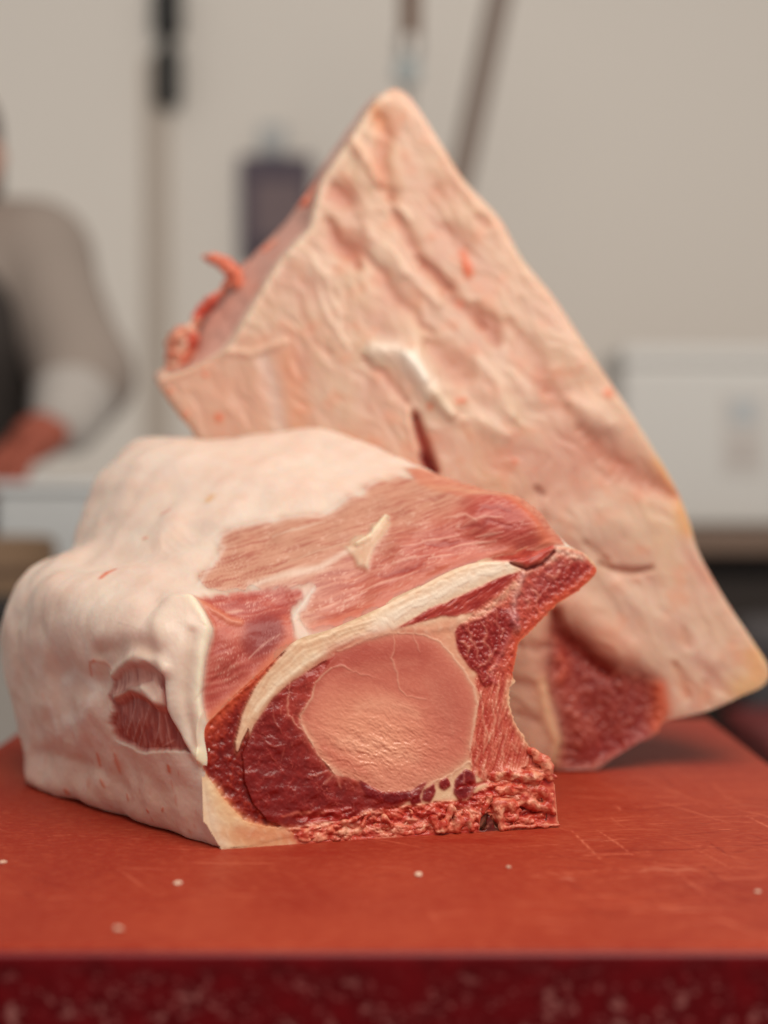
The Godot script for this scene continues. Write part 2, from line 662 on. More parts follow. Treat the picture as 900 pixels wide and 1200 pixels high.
	for k in 3:
		put("door", slab(Vector3(0.56, 0.86, 0.016), 0.004), plain("cabinet door", rgb(46, 37, 33), 0.55), ct, Vector3(-0.58 + k * 0.58, 0.5, 0.41))
	# white tub on the counter
	c = at(806, 516, 2.14)
	var tub := thing("white_tub", "white plastic tub with a faint printed label, standing on the brown counter", "tub", Vector3(c.x, 0.1, c.z))
	put("body", slab(Vector3(0.232, 0.232, 0.2), 0.012), plain("tub plastic", rgb(214, 213, 210), 0.45), tub, Vector3(0, 0.117, 0))
	put("lid", slab(Vector3(0.233, 0.03, 0.201), 0.008), plain("tub lid", rgb(214, 213, 210), 0.45), tub, Vector3(0, 0.247, 0))
	var lb := put("label", slab(Vector3(0.06, 0.115, 0.003), 0.001), plain("label paper", rgb(204, 200, 196), 0.6), tub, Vector3(0.058, 0.135, 0.1005))
	put("mark", slab(Vector3(0.036, 0.036, 0.002), 0.0008), plain("label mark", rgb(188, 193, 196), 0.6), lb, Vector3(0.0, 0.032, 0.0022))
	for k in 3:
		put("print_line", slab(Vector3(0.042, 0.007, 0.002), 0.0006), plain("label print", rgb(194, 186, 182), 0.6), lb, Vector3(0, -0.01 - k * 0.014, 0.0022))
	# things below the counter, right
	c = at(905, 765, 1.86)
	var bn := thing("steel_bin", "dim blue-grey bin in front of the dark cabinet at the right edge", "bin", Vector3(c.x + 0.06, -0.9, c.z))
	put("body", tube([Vector3(0, 0.0, 0), Vector3(0, 0.86, 0)], [0.085, 0.1], 28), plain("bin steel", rgb(92, 88, 92), 0.5, 0.2), bn)
	put("rim", tube([Vector3(0, 0.86, 0), Vector3(0, 0.885, 0)], [0.107, 0.107], 28), plain("bin rim", rgb(110, 106, 108), 0.4, 0.3), bn)
	c = at(915, 862, 1.62)
	var rc := thing("red_crate", "dark red crate low down past the right edge of the board", "crate", Vector3(c.x + 0.03, c.y - 0.3, c.z))
	put("body", slab(Vector3(0.13, 0.6, 0.2), 0.01), plain("crate red", rgb(96, 22, 24), 0.5), rc)
	put("rim", slab(Vector3(0.142, 0.02, 0.212), 0.006), plain("crate rim", rgb(110, 30, 30), 0.5), rc, Vector3(0, 0.305, 0))
	# side table at the left with what stands on it
	var tb := thing("side_table", "dark-topped steel side table under the person's hand, left edge", "table", Vector3(-0.72, -0.9, -0.975))
	put("top", slab(Vector3(0.9, 0.03, 0.46), 0.006), plain("dark top", rgb(38, 35, 35), 0.5), tb, Vector3(0, 0.935, 0))
	put("side_panel", slab(Vector3(0.86, 0.9, 0.42), 0.006), plain("pale steel", rgb(166, 160, 154), 0.45, 0.2), tb, Vector3(0, 0.47, 0))
	c = at(84, 600, 1.78)
	var tray := thing("white_tray", "white plastic tray behind the round wooden block, below the person's hand", "tray", Vector3(c.x, 0.05, c.z))
	put("body", slab(Vector3(0.15, 0.108, 0.16), 0.008), plain("tray plastic", rgb(206, 210, 212), 0.4), tray, Vector3(0, 0.054, 0))
	put("rim", slab(Vector3(0.162, 0.012, 0.172), 0.005), plain("tray rim", rgb(214, 218, 220), 0.4), tray, Vector3(0, 0.112, 0))
	c = at(-8, 652, 1.56)
	var blk := thing("round_block", "round brown wooden block on the dark side table at the left edge", "chopping block", Vector3(c.x, 0.05, c.z))
	put("disc", tube([Vector3.ZERO, Vector3(0, 0.006, 0), Vector3(0, 0.052, 0), Vector3(0, 0.058, 0)], [0.062, 0.068, 0.068, 0.062], 36), plain("block wood", rgb(132, 106, 82), 0.6), blk)
	put("band", tube([Vector3(0, 0.02, 0), Vector3(0, 0.028, 0)], [0.0695, 0.0695], 36), plain("block band", rgb(98, 76, 60), 0.6), blk)

func person() -> void:
	var o := thing("person", "person in a grey shirt and dark apron bending over the side table, hand red", "person", Vector3.ZERO)
	var skin := flesh("skin", 0.55, 0.0)
	var head := at(-84, 182, 1.93)
	var neck := at(-72, 262, 2.0)
	var hip := at(-120, 660, 2.05)
	var chest := at(-90, 390, 2.0)
	var sh := [at(42, 300, 2.0), at(-222, 300, 2.0)]
	var el := [at(98, 440, 1.93), at(-300, 440, 1.93)]
	var wr := [at(78, 492, 1.84), at(-225, 505, 1.80)]
	var hd := [at(42, 515, 1.80), at(-180, 530, 1.76)]
	var bones := [[head + Vector3(0, 0.02, 0), head + Vector3(0.01, -0.03, 0.02), 0.088, 0.075], [head + Vector3(0.015, -0.08, 0.045), head + Vector3(0.015, -0.06, 0.04), 0.05, 0.055], [head + Vector3(0.0, -0.06, -0.01), neck, 0.055, 0.06], [neck, chest, 0.09, 0.13], [chest, hip, 0.13, 0.14],
		[head + Vector3(0.02, -0.035, 0.1), head + Vector3(0.02, -0.05, 0.108), 0.012, 0.016]]
	for s in 2:
		bones.append_array([[neck, sh[s], 0.06, 0.055], [sh[s], el[s], 0.05, 0.04], [el[s], wr[s], 0.04, 0.028]])
	for s in [-1, 1]: bones.append([head + Vector3(s * 0.082, -0.03, 0.0), head + Vector3(s * 0.088, 0.0, -0.005), 0.012, 0.016])
	var st := SurfaceTool.new()
	st.begin(Mesh.PRIMITIVE_TRIANGLES)
	var tone := rgb(176, 122, 100)
	bones_mesh(st, bones, 0.013, 0.02, func(_p): return tone)
	for s in 2:
		var d: Vector3 = (hd[s] - wr[s]).normalized()
		var side := d.cross(Vector3.UP).normalized() * (-1.0 if s == 0 else 1.0)
		var hb := [[wr[s], hd[s], 0.027, 0.03], [wr[s].lerp(hd[s], 0.4) + side * 0.012, hd[s] + side * 0.026, 0.02, 0.016], [wr[s].lerp(hd[s], 0.4) - side * 0.012, hd[s] - side * 0.026, 0.02, 0.016]]
		for f in 4:
			var root: Vector3 = hd[s] + side * (f - 1.5) * 0.02 + d * 0.02
			var len_: float = [0.036, 0.042, 0.04, 0.03][f]
			var k1 := root + d * len_ + Vector3.DOWN * 0.008
			var k2 := k1 + d * 0.010 + Vector3.DOWN * 0.024
			hb.append_array([[root, k1, 0.0105, 0.0095], [k1, k2, 0.0095, 0.0085], [k2, k2 - d * 0.012 + Vector3.DOWN * 0.012, 0.0085, 0.0075]])
		var tr: Vector3 = wr[s].lerp(hd[s], 0.45) - side * 0.03
		hb.append_array([[tr, tr + d * 0.035 - side * 0.014 + Vector3.DOWN * 0.012, 0.014, 0.011], [tr + d * 0.035 - side * 0.014 + Vector3.DOWN * 0.012, tr + d * 0.058 - side * 0.006 + Vector3.DOWN * 0.026, 0.011, 0.009]])
		var red := rgb(160, 88, 72)
		bones_mesh(st, hb, 0.005, 0.006, func(_p): return red)
	st.index()
	put("body", st.commit(), skin, o)
	var cl := SurfaceTool.new()
	cl.begin(Mesh.PRIMITIVE_TRIANGLES)
	var sb := [[neck + Vector3(0, -0.03, 0), chest, 0.1, 0.155], [chest, hip, 0.155, 0.165]]
	for s in 2: sb.append_array([[neck + Vector3(0, -0.03, 0), sh[s], 0.075, 0.072], [sh[s], el[s], 0.072, 0.064], [el[s], el[s].lerp(wr[s], 0.75), 0.064, 0.052], [sh[s], chest, 0.06, 0.1]])
	bones_mesh(cl, sb, 0.014, 0.03, func(_p): return rgb(158, 146, 138))
	cl.index()
	put("shirt", cl.commit(), flesh("shirt cloth", 0.9, 0.0), o)
	for s in 2:
		var cf := SurfaceTool.new()
		cf.begin(Mesh.PRIMITIVE_TRIANGLES)
		bones_mesh(cf, [[el[s].lerp(wr[s], 0.66), el[s].lerp(wr[s], 1.0), 0.056, 0.046]], 0.008, 0.01, func(_p): return rgb(182, 176, 171))
		cf.index()
		put("cuff", cf.commit(), flesh("cuff cloth", 0.9, 0.0), o)
	var ap := SurfaceTool.new()
	ap.begin(Mesh.PRIMITIVE_TRIANGLES)
	bones_mesh(ap, [[chest + Vector3(0.02, -0.02, 0.02), hip + Vector3(0, 0.02, 0.025), 0.152, 0.165]], 0.014, 0.02, func(_p): return rgb(66, 61, 59))
	ap.index()
	put("apron", ap.commit(), flesh("apron cloth", 0.85, 0.0), o)
	var hr := SurfaceTool.new()
	hr.begin(Mesh.PRIMITIVE_TRIANGLES)
	bones_mesh(hr, [[head + Vector3(0, 0.035, -0.015), head + Vector3(0.004, -0.02, -0.03), 0.092, 0.086]], 0.01, 0.02, func(p): return rgb(66, 48, 38))
	hr.index()
	put("hair", hr.commit(), flesh("hair", 0.8, 0.0), o)

# ---------------------------------------------------------------- the cutting board
func board() -> void:
	var wt := put("worktop", slab(Vector3(1.1, 0.04, 0.62), 0.006), plain("worktop steel", rgb(150, 146, 142), 0.4, 0.5), null, Vector3(-0.01, -0.082, -0.055))
	tag(wt, "steel worktop under the red cutting board", "", "", "structure")
	var x0 := -0.253
	var x1 := 0.237
	var z0 := 0.174
	var z1 := -0.331
	var o := thing("cutting_board", "thick red plastic cutting board, its top worn orange and its front scuffed white", "cutting board", Vector3((x0 + x1) / 2, -0.06, (z0 + z1) / 2))
	var here := o.position
	put("slab", slab(Vector3(x1 - x0, 0.058, z0 - z1), 0.003), plain("red plastic", rgb(128, 30, 36), 0.5), o, Vector3(0, 0.0295, 0))
	# worn top
	var out := PackedVector3Array([Vector3(x0 + 0.001, 0, z1 + 0.001), Vector3(x1 - 0.001, 0, z1 + 0.001), Vector3(x1 - 0.001, 0, z0 - 0.001), Vector3(x0 + 0.001, 0, z0 - 0.001)])
	var cell := 0.00115
	var s := Sheet.new(int((x1 - x0 - 0.002) / cell) + 1, int((z0 - z1 - 0.002) / cell) + 1)
	s.out_ = -1.0
	var cx := (x1 - x0 - 0.002) / (s.w - 1)
	var cz := (z0 - z1 - 0.002) / (s.h - 1)
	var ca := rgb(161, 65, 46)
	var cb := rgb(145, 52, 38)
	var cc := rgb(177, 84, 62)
	for j in s.h:
		for i in s.w:
			var k := j * s.w + i
			var v := Vector3(out[0].x + i * cx, 0, out[0].z + j * cz)
			s.p[k] = v
			s.n[k] = Vector3.UP
			var big := coarse.get_noise_3d(v.x * 900, 0, v.z * 900)
			var fib := grain.get_noise_3d(v.x * 6000, 5, v.z * 26000)
			var spk := grain.get_noise_3d(v.x * 21000, 55, v.z * 21000)
			var col := ca.lerp(cb, clampf(0.5 + big, 0, 1)).lerp(cc, clampf(fib * 1.0 + spk * 0.55, 0, 0.8))
			if fib < -0.1: col = col.lerp(rgb(146, 46, 36), clampf(-(fib + 0.1) * 1.5, 0, 0.5))
			s.c[k] = col
			var e := minf(minf(i * cx, (s.w - 1 - i) * cx), minf(j * cz, (s.h - 1 - j) * cz))
			s.z[k] = 0.00012 * fib - 0.0018 * pow(clampf(1.0 - e / 0.0035, 0, 1), 2.0) + 0.0002 * big
	var rng := RandomNumberGenerator.new()
	rng.seed = 41
	var g := func(px, py): return Vector2((at(px, py).x - out[0].x) / cx, (at(px, py).z - out[0].z) / cz)
	for k in 260:
		# knife scratches
		var a := Vector2(rng.randf_range(-20, 940), rng.randf_range(880, 1105))
		if k % 3 > 0: a = Vector2(rng.randf_range(600, 920), rng.randf_range(900, 1090))
		var dir := Vector2.from_angle(rng.randf_range(-0.32, 0.28) if k % 4 else rng.randf_range(0.4, 1.3)) * rng.randf_range(20, 130)
		var b := a + Vector2(dir.x, dir.y * 0.35)
		var pts := PackedVector2Array([g.call(a.x, a.y), g.call((a.x + b.x) / 2, (a.y + b.y) / 2 + rng.randf_range(-1.5, 1.5)), g.call(b.x, b.y)])
		var pale := rng.randf() < 0.62
		s.paint(s.stroke(pts, rng.randf_range(0.00045, 0.0008), 0.8), rgb(220, 130, 102) if pale else rgb(110, 30, 26), rng.randf_range(0.2, 0.65), -0.00012)
	for q in [[770, 1020, 26, 0.30], [806, 1019, 10, 0.35], [665, 1031, 7, 0.4], [700, 985, 20, 0.15], [620, 1060, 34, 0.12], [880, 945, 20, 0.15], [330, 1050, 40, 0.08]]:
		# pale dried smears
		s.paint(s.stroke(ragged(PackedVector2Array([g.call(q[0] - q[2], q[1]), g.call(q[0], q[1] - 2), g.call(q[0] + q[2], q[1] + 1)]), 3.0, 2.0, false), 0.0022, 0.6), rgb(216, 150, 126), q[3])
	for q in [[700, 905, 70, 0.30], [560, 985, 60, 0.35], [330, 1000, 70, 0.35], [640, 975, 30, 0.3], [150, 962, 60, 0.25]]:
		# wet juice under the meat
		s.paint(s.stroke(PackedVector2Array([g.call(q[0] - q[2], q[1]), g.call(q[0] + q[2], q[1])]), 0.006, 0.5), rgb(138, 34, 26), q[3])
	var q := s.moved()
	var top := flesh("worn plastic top", 0.46, 0.12, 55.0, 0.0, 0.0, 0.09)
	for k in q.size(): q[k] -= here
	top.metallic_specular = 0.2
	put("worn_top", s.shape(q, Sheet.normals(q, s.w, s.h, false, -1.0), func(_k): return true), top, o)
	# scuffed front
	var f := Sheet.new(560, 66)
	f.out_ = -1.0
	for j in f.h:
		for i in f.w:
			var k := j * f.w + i
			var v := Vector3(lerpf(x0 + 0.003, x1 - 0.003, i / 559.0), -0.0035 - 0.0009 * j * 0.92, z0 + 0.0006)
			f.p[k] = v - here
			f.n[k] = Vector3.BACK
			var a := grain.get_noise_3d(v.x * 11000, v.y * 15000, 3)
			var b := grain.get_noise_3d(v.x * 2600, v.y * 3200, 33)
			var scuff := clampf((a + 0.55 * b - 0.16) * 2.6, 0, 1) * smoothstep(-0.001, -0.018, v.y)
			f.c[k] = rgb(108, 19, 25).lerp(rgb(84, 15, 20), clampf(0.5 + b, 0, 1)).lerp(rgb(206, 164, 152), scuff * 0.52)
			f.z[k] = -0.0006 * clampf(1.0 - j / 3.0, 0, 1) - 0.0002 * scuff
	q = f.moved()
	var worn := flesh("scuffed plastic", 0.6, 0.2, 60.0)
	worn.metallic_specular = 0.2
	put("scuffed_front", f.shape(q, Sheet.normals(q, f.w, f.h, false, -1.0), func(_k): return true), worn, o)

func crumbs() -> void:
	var fat := flesh("crumb", 0.5, 0.0)
	var list := [[208, 1036, 0.0013, "larger white crumb of fat on the board below the near joint's corner"], [491, 1026, 0.0014, "pale crumb on the board below the middle of the near joint"], [138, 1090, 0.0014, "blurred crumb near the front edge of the board, left"],
		[3, 1012, 0.0013, "tiny crumb at the left edge of the photo on the board"], [596, 1017, 0.0010, "tiny crumb on the board below the near joint's bone"], [888, 1046, 0.001, "tiny crumb on the board near its right side"]]
	for k in list.size():
		var q: Array = list[k]
		var r: float = q[2]
		var o := put("meat_crumb", lump(Vector3(r * 1.25, r * 0.6, r), 20.0 + k, 0.5, rgb(232, 208, 188), rgb(222, 176, 150), 1.0, 14), fat, null, at(q[0], q[1]) + Vector3(0, r * 0.4, 0))
		o.rotation.y = k * 1.3
		tag(o, q[3], "crumb", "meat crumbs on the board")

# ---------------------------------------------------------------- the near joint: a fat-covered loin with its cut end towards the camera
func gz(p: Vector3, mm: float) -> float:
	return grain.get_noise_3dv(p * (50000.0 / mm))

func front_joint() -> void:
	var per := 33.0
	var e0 := [262, 995, 240, 928, 243, 890, 241, 851, 273, 819, 300, 795, 345, 752, 391, 736, 460, 705, 543, 663, 610, 655, 649, 640, 682, 647, 699, 669, 677, 692, 654, 705, 632, 728, 607, 752, 599, 792, 594, 824, 605, 851, 621, 879, 638, 895, 634, 930, 641, 958, 627, 972, 584, 972, 572, 954, 562, 974, 512, 977, 440, 981, 391, 988, 337, 983]
	var pl := Plane(at(262, 995), at(652, 969), at(610, 655, 0.738))
	if pl.normal.z < 0: pl = -pl
	var edge := []
	var ekeys := []
	for k in range(0, e0.size(), 2):
		edge.append(hit(e0[k], e0[k + 1], pl))
		ekeys.append(k / 2)
	var rings := []
	for src in [[[0, 190, 972, 0], [1, 178, 905, 0.7], [2, 170, 850, 0.692], [3, 180, 770, 0.692], [4, 212, 722, 0.7], [5, 250, 690, 0.713], [6, 290, 664, 0.73], [7, 350, 637, 0.742], [8, 430, 617, 0.748], [9, 510, 604, 0.748], [10, 582, 594, 0.748], [11, 638, 612, 0.752], [12, 668, 652, 0.765], [13, 676, 670, 0.765], [15, 640, 702, 0.765], [17, 596, 752, 0.76], [19, 585, 824, 0.75], [21, 605, 879, 0.75], [23, 630, 935, 0.75], [25, 610, 949, 0], [28, 540, 952, 0], [30, 430, 955, 0], [32, 300, 965, 0]], [[0, 110, 945, 0], [1, 95, 890, 0.752], [2, 82, 820, 0.748], [3, 76, 740, 0.748], [4, 100, 686, 0.757], [5, 160, 640, 0.775], [6, 205, 592, 0.795], [7, 280, 556, 0.805], [8, 360, 546, 0.805], [9, 450, 554, 0.795], [10, 540, 567, 0.778], [11, 612, 590, 0.768], [12, 635, 640, 0.79], [13, 645, 665, 0.79], [15, 610, 700, 0.79], [17, 580, 752, 0.79], [19, 570, 824, 0.79], [21, 585, 875, 0.79], [23, 605, 910, 0.79], [25, 590, 930, 0], [28, 500, 930, 0], [30, 400, 930, 0], [32, 230, 932, 0]], [[0, 40, 919, 0], [1, 28, 880, 0.822], [2, 10, 805, 0.828], [3, 0, 740, 0.832], [4, 18, 686, 0.835], [4.6, 50, 657, 0.842], [5.1, 84, 642, 0.862], [5.6, 98, 598, 0.878], [6.1, 122, 553, 0.885], [6.8, 165, 514, 0.9], [7.6, 240, 513, 0.895], [8.3, 310, 508, 0.885], [9, 378, 503, 0.868], [9.6, 440, 528, 0.845], [10.2, 490, 560, 0.83], [11, 570, 600, 0.815], [12, 600, 650, 0.83], [13, 600, 680, 0.83], [15, 580, 710, 0.83], [17, 550, 752, 0.83], [19, 540, 824, 0.83], [21, 550, 870, 0.83], [23, 560, 895, 0.83], [25, 530, 912, 0], [28, 440, 912, 0], [30, 300, 912, 0], [32, 130, 914, 0]], [[0, 110, 895, 0], [1, 100, 860, 0.88], [2, 90, 800, 0.89], [3, 85, 740, 0.9], [4, 100, 700, 0.905], [5, 140, 660, 0.92], [6, 180, 600, 0.95], [7, 230, 550, 0.96], [8, 310, 545, 0.95], [9, 370, 550, 0.93], [10, 430, 580, 0.91], [11, 490, 620, 0.89], [13, 520, 690, 0.88], [17, 500, 760, 0.88], [21, 490, 850, 0.88], [25, 460, 893, 0], [30, 280, 888, 0], [32, 180, 890, 0]]]:
		var ks := []
		var ps := []
		for q in src:
			ks.append(q[0])
			ps.append(at(q[1], q[2], q[3]))
		rings.append([ks, ps])
	# the outside: columns run clockwise round the joint, rows run back from the cut edge
	var na := 841
	var rows_in := 3
	var nb := rows_in + 222 + 24
	var s := Sheet.new(na, nb)
	var centre := hit(470, 830, pl)
	var rb := func(b: float): return rows_in + (b * 65.0 if b < 3.4 else 221.0 + (b - 3.4) * 15.0)
	var ca := func(a: float): return a * 56.0 if a < 12.5 else 700.0 + (a - 12.5) * 140.0 / 20.5
	var outline := PackedVector3Array()
	for i in na:
		var a := i / 56.0 if i < 700 else 12.5 + (i - 700) * 20.5 / 140.0
		var c := [ring(ekeys, edge, a, per)]
		for r in rings: c.append(ring(r[0], r[1], a, per))
		c.push_front(c[0] * 2 - c[1])
		var tail: Vector3 = Vector3(-0.13, 0.075, -0.24)
		c.append(tail.lerp(c[-1], 0.3))
		c.append(tail)
		for j in nb:
			var k := j * na + i
			if j < rows_in:
				s.p[k] = centre.lerp(c[1], [0.0, 0.5, 0.97][j]) - pl.normal * 0.0035
				continue
			var b := (j - rows_in) / 65.0 if j - rows_in < 221 else 3.4 + (j - rows_in - 221) / 15.0
			b = minf(b, 4.98)
			var u := mini(int(b), 4)
			s.p[k] = (c[u + 1] as Vector3).cubic_interpolate(c[u + 2], c[u], c[mini(u + 3, 6)], b - u)
	s.n = Sheet.normals(s.p, na, nb, true, 1.0)
	var P := func(nums: Array):
		var out := PackedVector2Array()
		for k in range(0, nums.size(), 2): out.append(Vector2(ca.call(nums[k]), rb.call(nums[k + 1])))
		return out
	var cream := rgb(224, 203, 188)
	var pinkfat := rgb(223, 187, 170)
	var white := rgb(228, 215, 207)
	var rose := rgb(205, 160, 143)
	for j in nb:
		for i in na:
			var k := j * na + i
			var p := s.p[k]
			var big := coarse.get_noise_3dv(p * 2600.0)
			var mid := gz(p, 16.0)
			var low := clampf((0.118 - p.y) / 0.05, 0, 1) * (1.0 if i < 400 else 0.0)
			var col := cream.lerp(pinkfat, clampf(0.35 + 0.5 * big + 0.6 * low, 0, 1))
			col = col.lerp(white, clampf(0.15 + mid * 0.4, 0, 0.4))
			col = col.lerp(rose, clampf(gz(p + Vector3(3, 0, 0), 30.0) * 0.3 - 0.06 + 0.12 * low, 0, 0.3))
			if i >= 700 and j < rows_in + 150: col = rgb(176, 76, 60).lerp(rgb(216, 150, 124), clampf(0.4 + mid * 1.4, 0, 1))
			s.c[k] = col
			var inn := clampf((j - rows_in) / 10.0, 0, 1)
			s.z[k] = (0.0020 * big + 0.0004 * mid + 0.00006 * gz(p, 3.0)) * inn
	# --- bulges and dips of the outside
	s.paint(s.stroke(P.call([3.64, 2.252, 3.46, 1.737, 3.38, 1.244, 3.57, 0.896]), 0.022), pinkfat, 0.0, 0.007)
	s.paint(s.stroke(P.call([2.38, 2.073, 2.38, 1.636, 2.71, 1.244]), 0.010), rose, 0.25, -0.003)
	s.paint(s.stroke(P.call([4.54, 2.330, 4.73, 2.028, 5.09, 1.770, 5.89, 1.647]), 0.012), pinkfat, 0.2, -0.004)
	s.paint(s.stroke(P.call([6.00, 2.835, 6.27, 2.655, 6.71, 2.330]), 0.016), white, 0.15, 0.003)
	s.paint(s.stroke(P.call([4.12, 1.513, 4.09, 1.288, 3.86, 1.020, 3.59, 0.795]), 0.006), rose, 0.12, -0.0012)
	s.paint(s.stroke(P.call([2.23, 2.084, 2.41, 1.893, 2.25, 1.636, 1.80, 1.781, 1.57, 2.118]), 0.004), white, 0.5, 0.0006)
	s.paint(s.stroke(P.call([1.82, 2.241, 1.43, 2.218, 1.12, 2.286]), 0.003), white, 0.45, 0.0005)
	s.paint(s.stroke(P.call([1.07, 2.599, 1.05, 2.263, 0.91, 1.804, 0.64, 1.322]), 0.004), rose, 0.35, -0.0006)
	s.paint(s.fill(P.call([1.27, 2.330, 1.09, 1.658, 1.27, 0.605, 0.95, 0.011, 0.52, 0.000, 0.30, 0.695, 0.27, 1.949, 0.46, 2.498]), 8), rgb(212, 176, 158), 0.55)
	# --- lean under the thin film of the upper back
	var lean_low := rgb(170, 74, 64)
	var tan := rgb(190, 136, 114)
	var L1 := ragged(P.call([4.41, 1.008, 4.79, 0.941, 5.62, 0.773, 6.66, 0.504, 6.68, 0.426, 6.29, 0.359, 6.14, 0.213, 6.04, 0.011, 5.46, 0.000, 5.00, 0.000, 4.00, 0.000, 3.04, 0.000, 3.14, 0.067, 3.38, 0.303, 3.77, 0.515, 4.30, 0.650]), 5.0)
	var L2 := ragged(P.call([4.77, 1.120, 5.48, 1.232, 5.93, 1.288, 5.95, 1.434, 6.30, 1.445, 6.79, 1.356, 7.52, 1.244, 7.77, 1.333, 8.29, 1.479, 8.73, 1.737, 9.02, 1.849, 9.39, 1.826, 9.89, 1.837, 10.50, 1.737, 10.64, 1.132, 10.89, 0.157, 9.98, 0.034, 9.02, 0.011, 8.00, 0.011, 7.00, 0.011, 6.43, 0.000, 6.38, 0.190, 7.02, 0.515, 6.27, 0.616, 5.59, 0.840, 4.96, 0.964]), 9.0)
	var m2 := s.fill(L2, 3)
	var m1 := s.fill(L1, 2)
	s.paint(m2, tan, 1.0, -0.0002, 2)
	s.paint(m1, lean_low, 1.0, -0.0002, 2)
	s.paint(s.fill(PackedVector2Array([Vector2(ca.call(9.25), rb.call(1.75)), Vector2(ca.call(9.4), rb.call(2.2)), Vector2(ca.call(10.3), rb.call(2.4)), Vector2(ca.call(11.3), rb.call(2.0)), Vector2(ca.call(11.35), rb.call(0.03)), Vector2(ca.call(10.4), rb.call(0.03)), Vector2(ca.call(9.8), rb.call(1.0))]), 2), rgb(196, 122, 98), 1.0, 0.0, 2)
	# redder towards the cut edge and the bulging end
	var red := rgb(182, 80, 66)
	s.paint(s.fill(ragged(P.call([6.45, 0.000, 6.89, 0.359, 7.38, 0.459, 7.89, 0.504, 8.36, 0.728, 9.09, 0.930, 9.98, 1.042, 10.46, 0.986, 10.88, 0.101, 9.98, 0.034, 9.02, 0.011, 8.00, 0.011, 7.00, 0.011]), 8.0), 17), red, 0.95)
	s.paint(s.fill(P.call([9.54, 1.221, 10.30, 1.401, 10.61, 1.064, 10.80, 0.269, 10.07, 0.202, 9.52, 0.403, 9.34, 0.762]), 9), rgb(170, 66, 58), 0.75, 0.0028)
	# fibres of the bared muscle
	var along := (at(600, 600, 0.75) - at(330, 690, 0.735)).normalized()
	var across := along.cross(pl.normal).normalized()
	for j in range(rows_in, rows_in + 222):
		for i in 700:
			var k := j * na + i
			if s.id[k] != 2: continue
			var p := s.p[k]
			var u := p.dot(along) * 1000.0
			var v := p.dot(across) * 1000.0
			var q := p.dot(pl.normal) * 1000.0
			var bend := 1.6 * coarse.get_noise_2d(u * 4.0, v * 4.0)
			var f1 := grain.get_noise_3d(u * 1.3, (v + bend) * 22.0, q * 12.0)
			var f2 := grain.get_noise_3d(u * 5.5, (v + bend) * 60.0, q * 40.0 + 90.0)
			var vein := clampf(1.0 - absf(grain.get_noise_3d(u * 2.6 + 400.0, (v + bend) * 15.0, q * 10.0)) * 13.0, 0, 1)
			var c := s.c[k]
			if f1 > 0.0: c = c.lerp(rgb(224, 172, 152), clampf(f1 * 0.6, 0, 0.35))
			else: c = c.lerp(rgb(140, 50, 44), clampf(-f1 * 0.8, 0, 0.4))
			c = c.lerp(rgb(220, 168, 150), clampf(f2 * 0.4, 0, 0.2))
			c = c.lerp(rgb(226, 186, 170), vein * clampf(0.25 + 1.6 * coarse.get_noise_2d(u * 5.0 + 90.0, v * 5.0), 0.0, 0.55))
			s.c[k] = c
			s.z[k] += (0.00014 * f1 + 0.00006 * f2 + 0.0001 * vein) * clampf((j - rows_in) / 6.0, 0, 1)
	s.paint(s.stroke(P.call([10.39, 1.378, 10.52, 0.952, 10.71, 0.471, 10.80, 0.112]), 0.004), rgb(206, 112, 84), 0.75, 0.0008)
	s.paint(s.stroke(P.call([9.38, 1.647, 9.86, 1.569, 10.30, 1.434]), 0.004), rgb(206, 150, 122), 0.6)
	s.paint(s.stroke(P.call([6.61, 0.056, 7.48, 0.045, 8.16, 0.056, 9.00, 0.101, 9.88, 0.146]), 0.003), rgb(196, 96, 72), 0.55, 0.0004)
	s.paint(s.fill(P.call([4.91, 0.381, 5.29, 0.504, 5.70, 0.448, 6.11, 0.291, 5.96, 0.101, 5.48, 0.090, 5.11, 0.190]), 3), rgb(136, 52, 50), 0.85, 0.0008)
	s.paint(s.stroke(P.call([4.43, 0.986, 4.64, 0.807, 4.93, 0.616, 5.16, 0.527]), 0.0022), rgb(206, 128, 100), 0.85, 0.0012)
	s.paint(s.stroke(P.call([4.39, 0.885, 4.68, 0.616, 4.98, 0.415]), 0.006), rgb(196, 104, 82), 0.5)
	s.paint(s.stroke(P.call([3.04, 0.000, 4.04, 0.000, 5.05, 0.000, 6.00, 0.011]), 0.0032), rgb(206, 112, 82), 0.9, 0.0005)
	s.paint(s.stroke(P.call([5.88, 0.000, 6.00, 0.134, 6.09, 0.280]), 0.003), rgb(200, 108, 84), 0.6)
	# silver skin between the two muscles
	s.paint(s.stroke(P.call([6.88, 0.459, 6.66, 0.370, 6.36, 0.291, 6.23, 0.224]), 0.0013), rgb(216, 196, 186), 0.7, 0.0003)
	s.paint(s.fill(P.call([6.20, 0.258, 6.32, 0.190, 6.39, 0.000, 6.23, 0.000, 6.11, 0.056]), 1), rgb(222, 184, 168), 0.6, 0.0002)
	s.paint(s.stroke(P.call([5.89, 0.784, 6.61, 0.706, 7.14, 0.661, 7.68, 0.784]), 0.0034, 0.5), rgb(222, 198, 182), 0.75)
	s.paint(s.stroke(P.call([6.70, 1.188, 7.12, 1.154, 7.57, 1.176]), 0.0014, 0.8), rgb(216, 188, 170), 0.7)
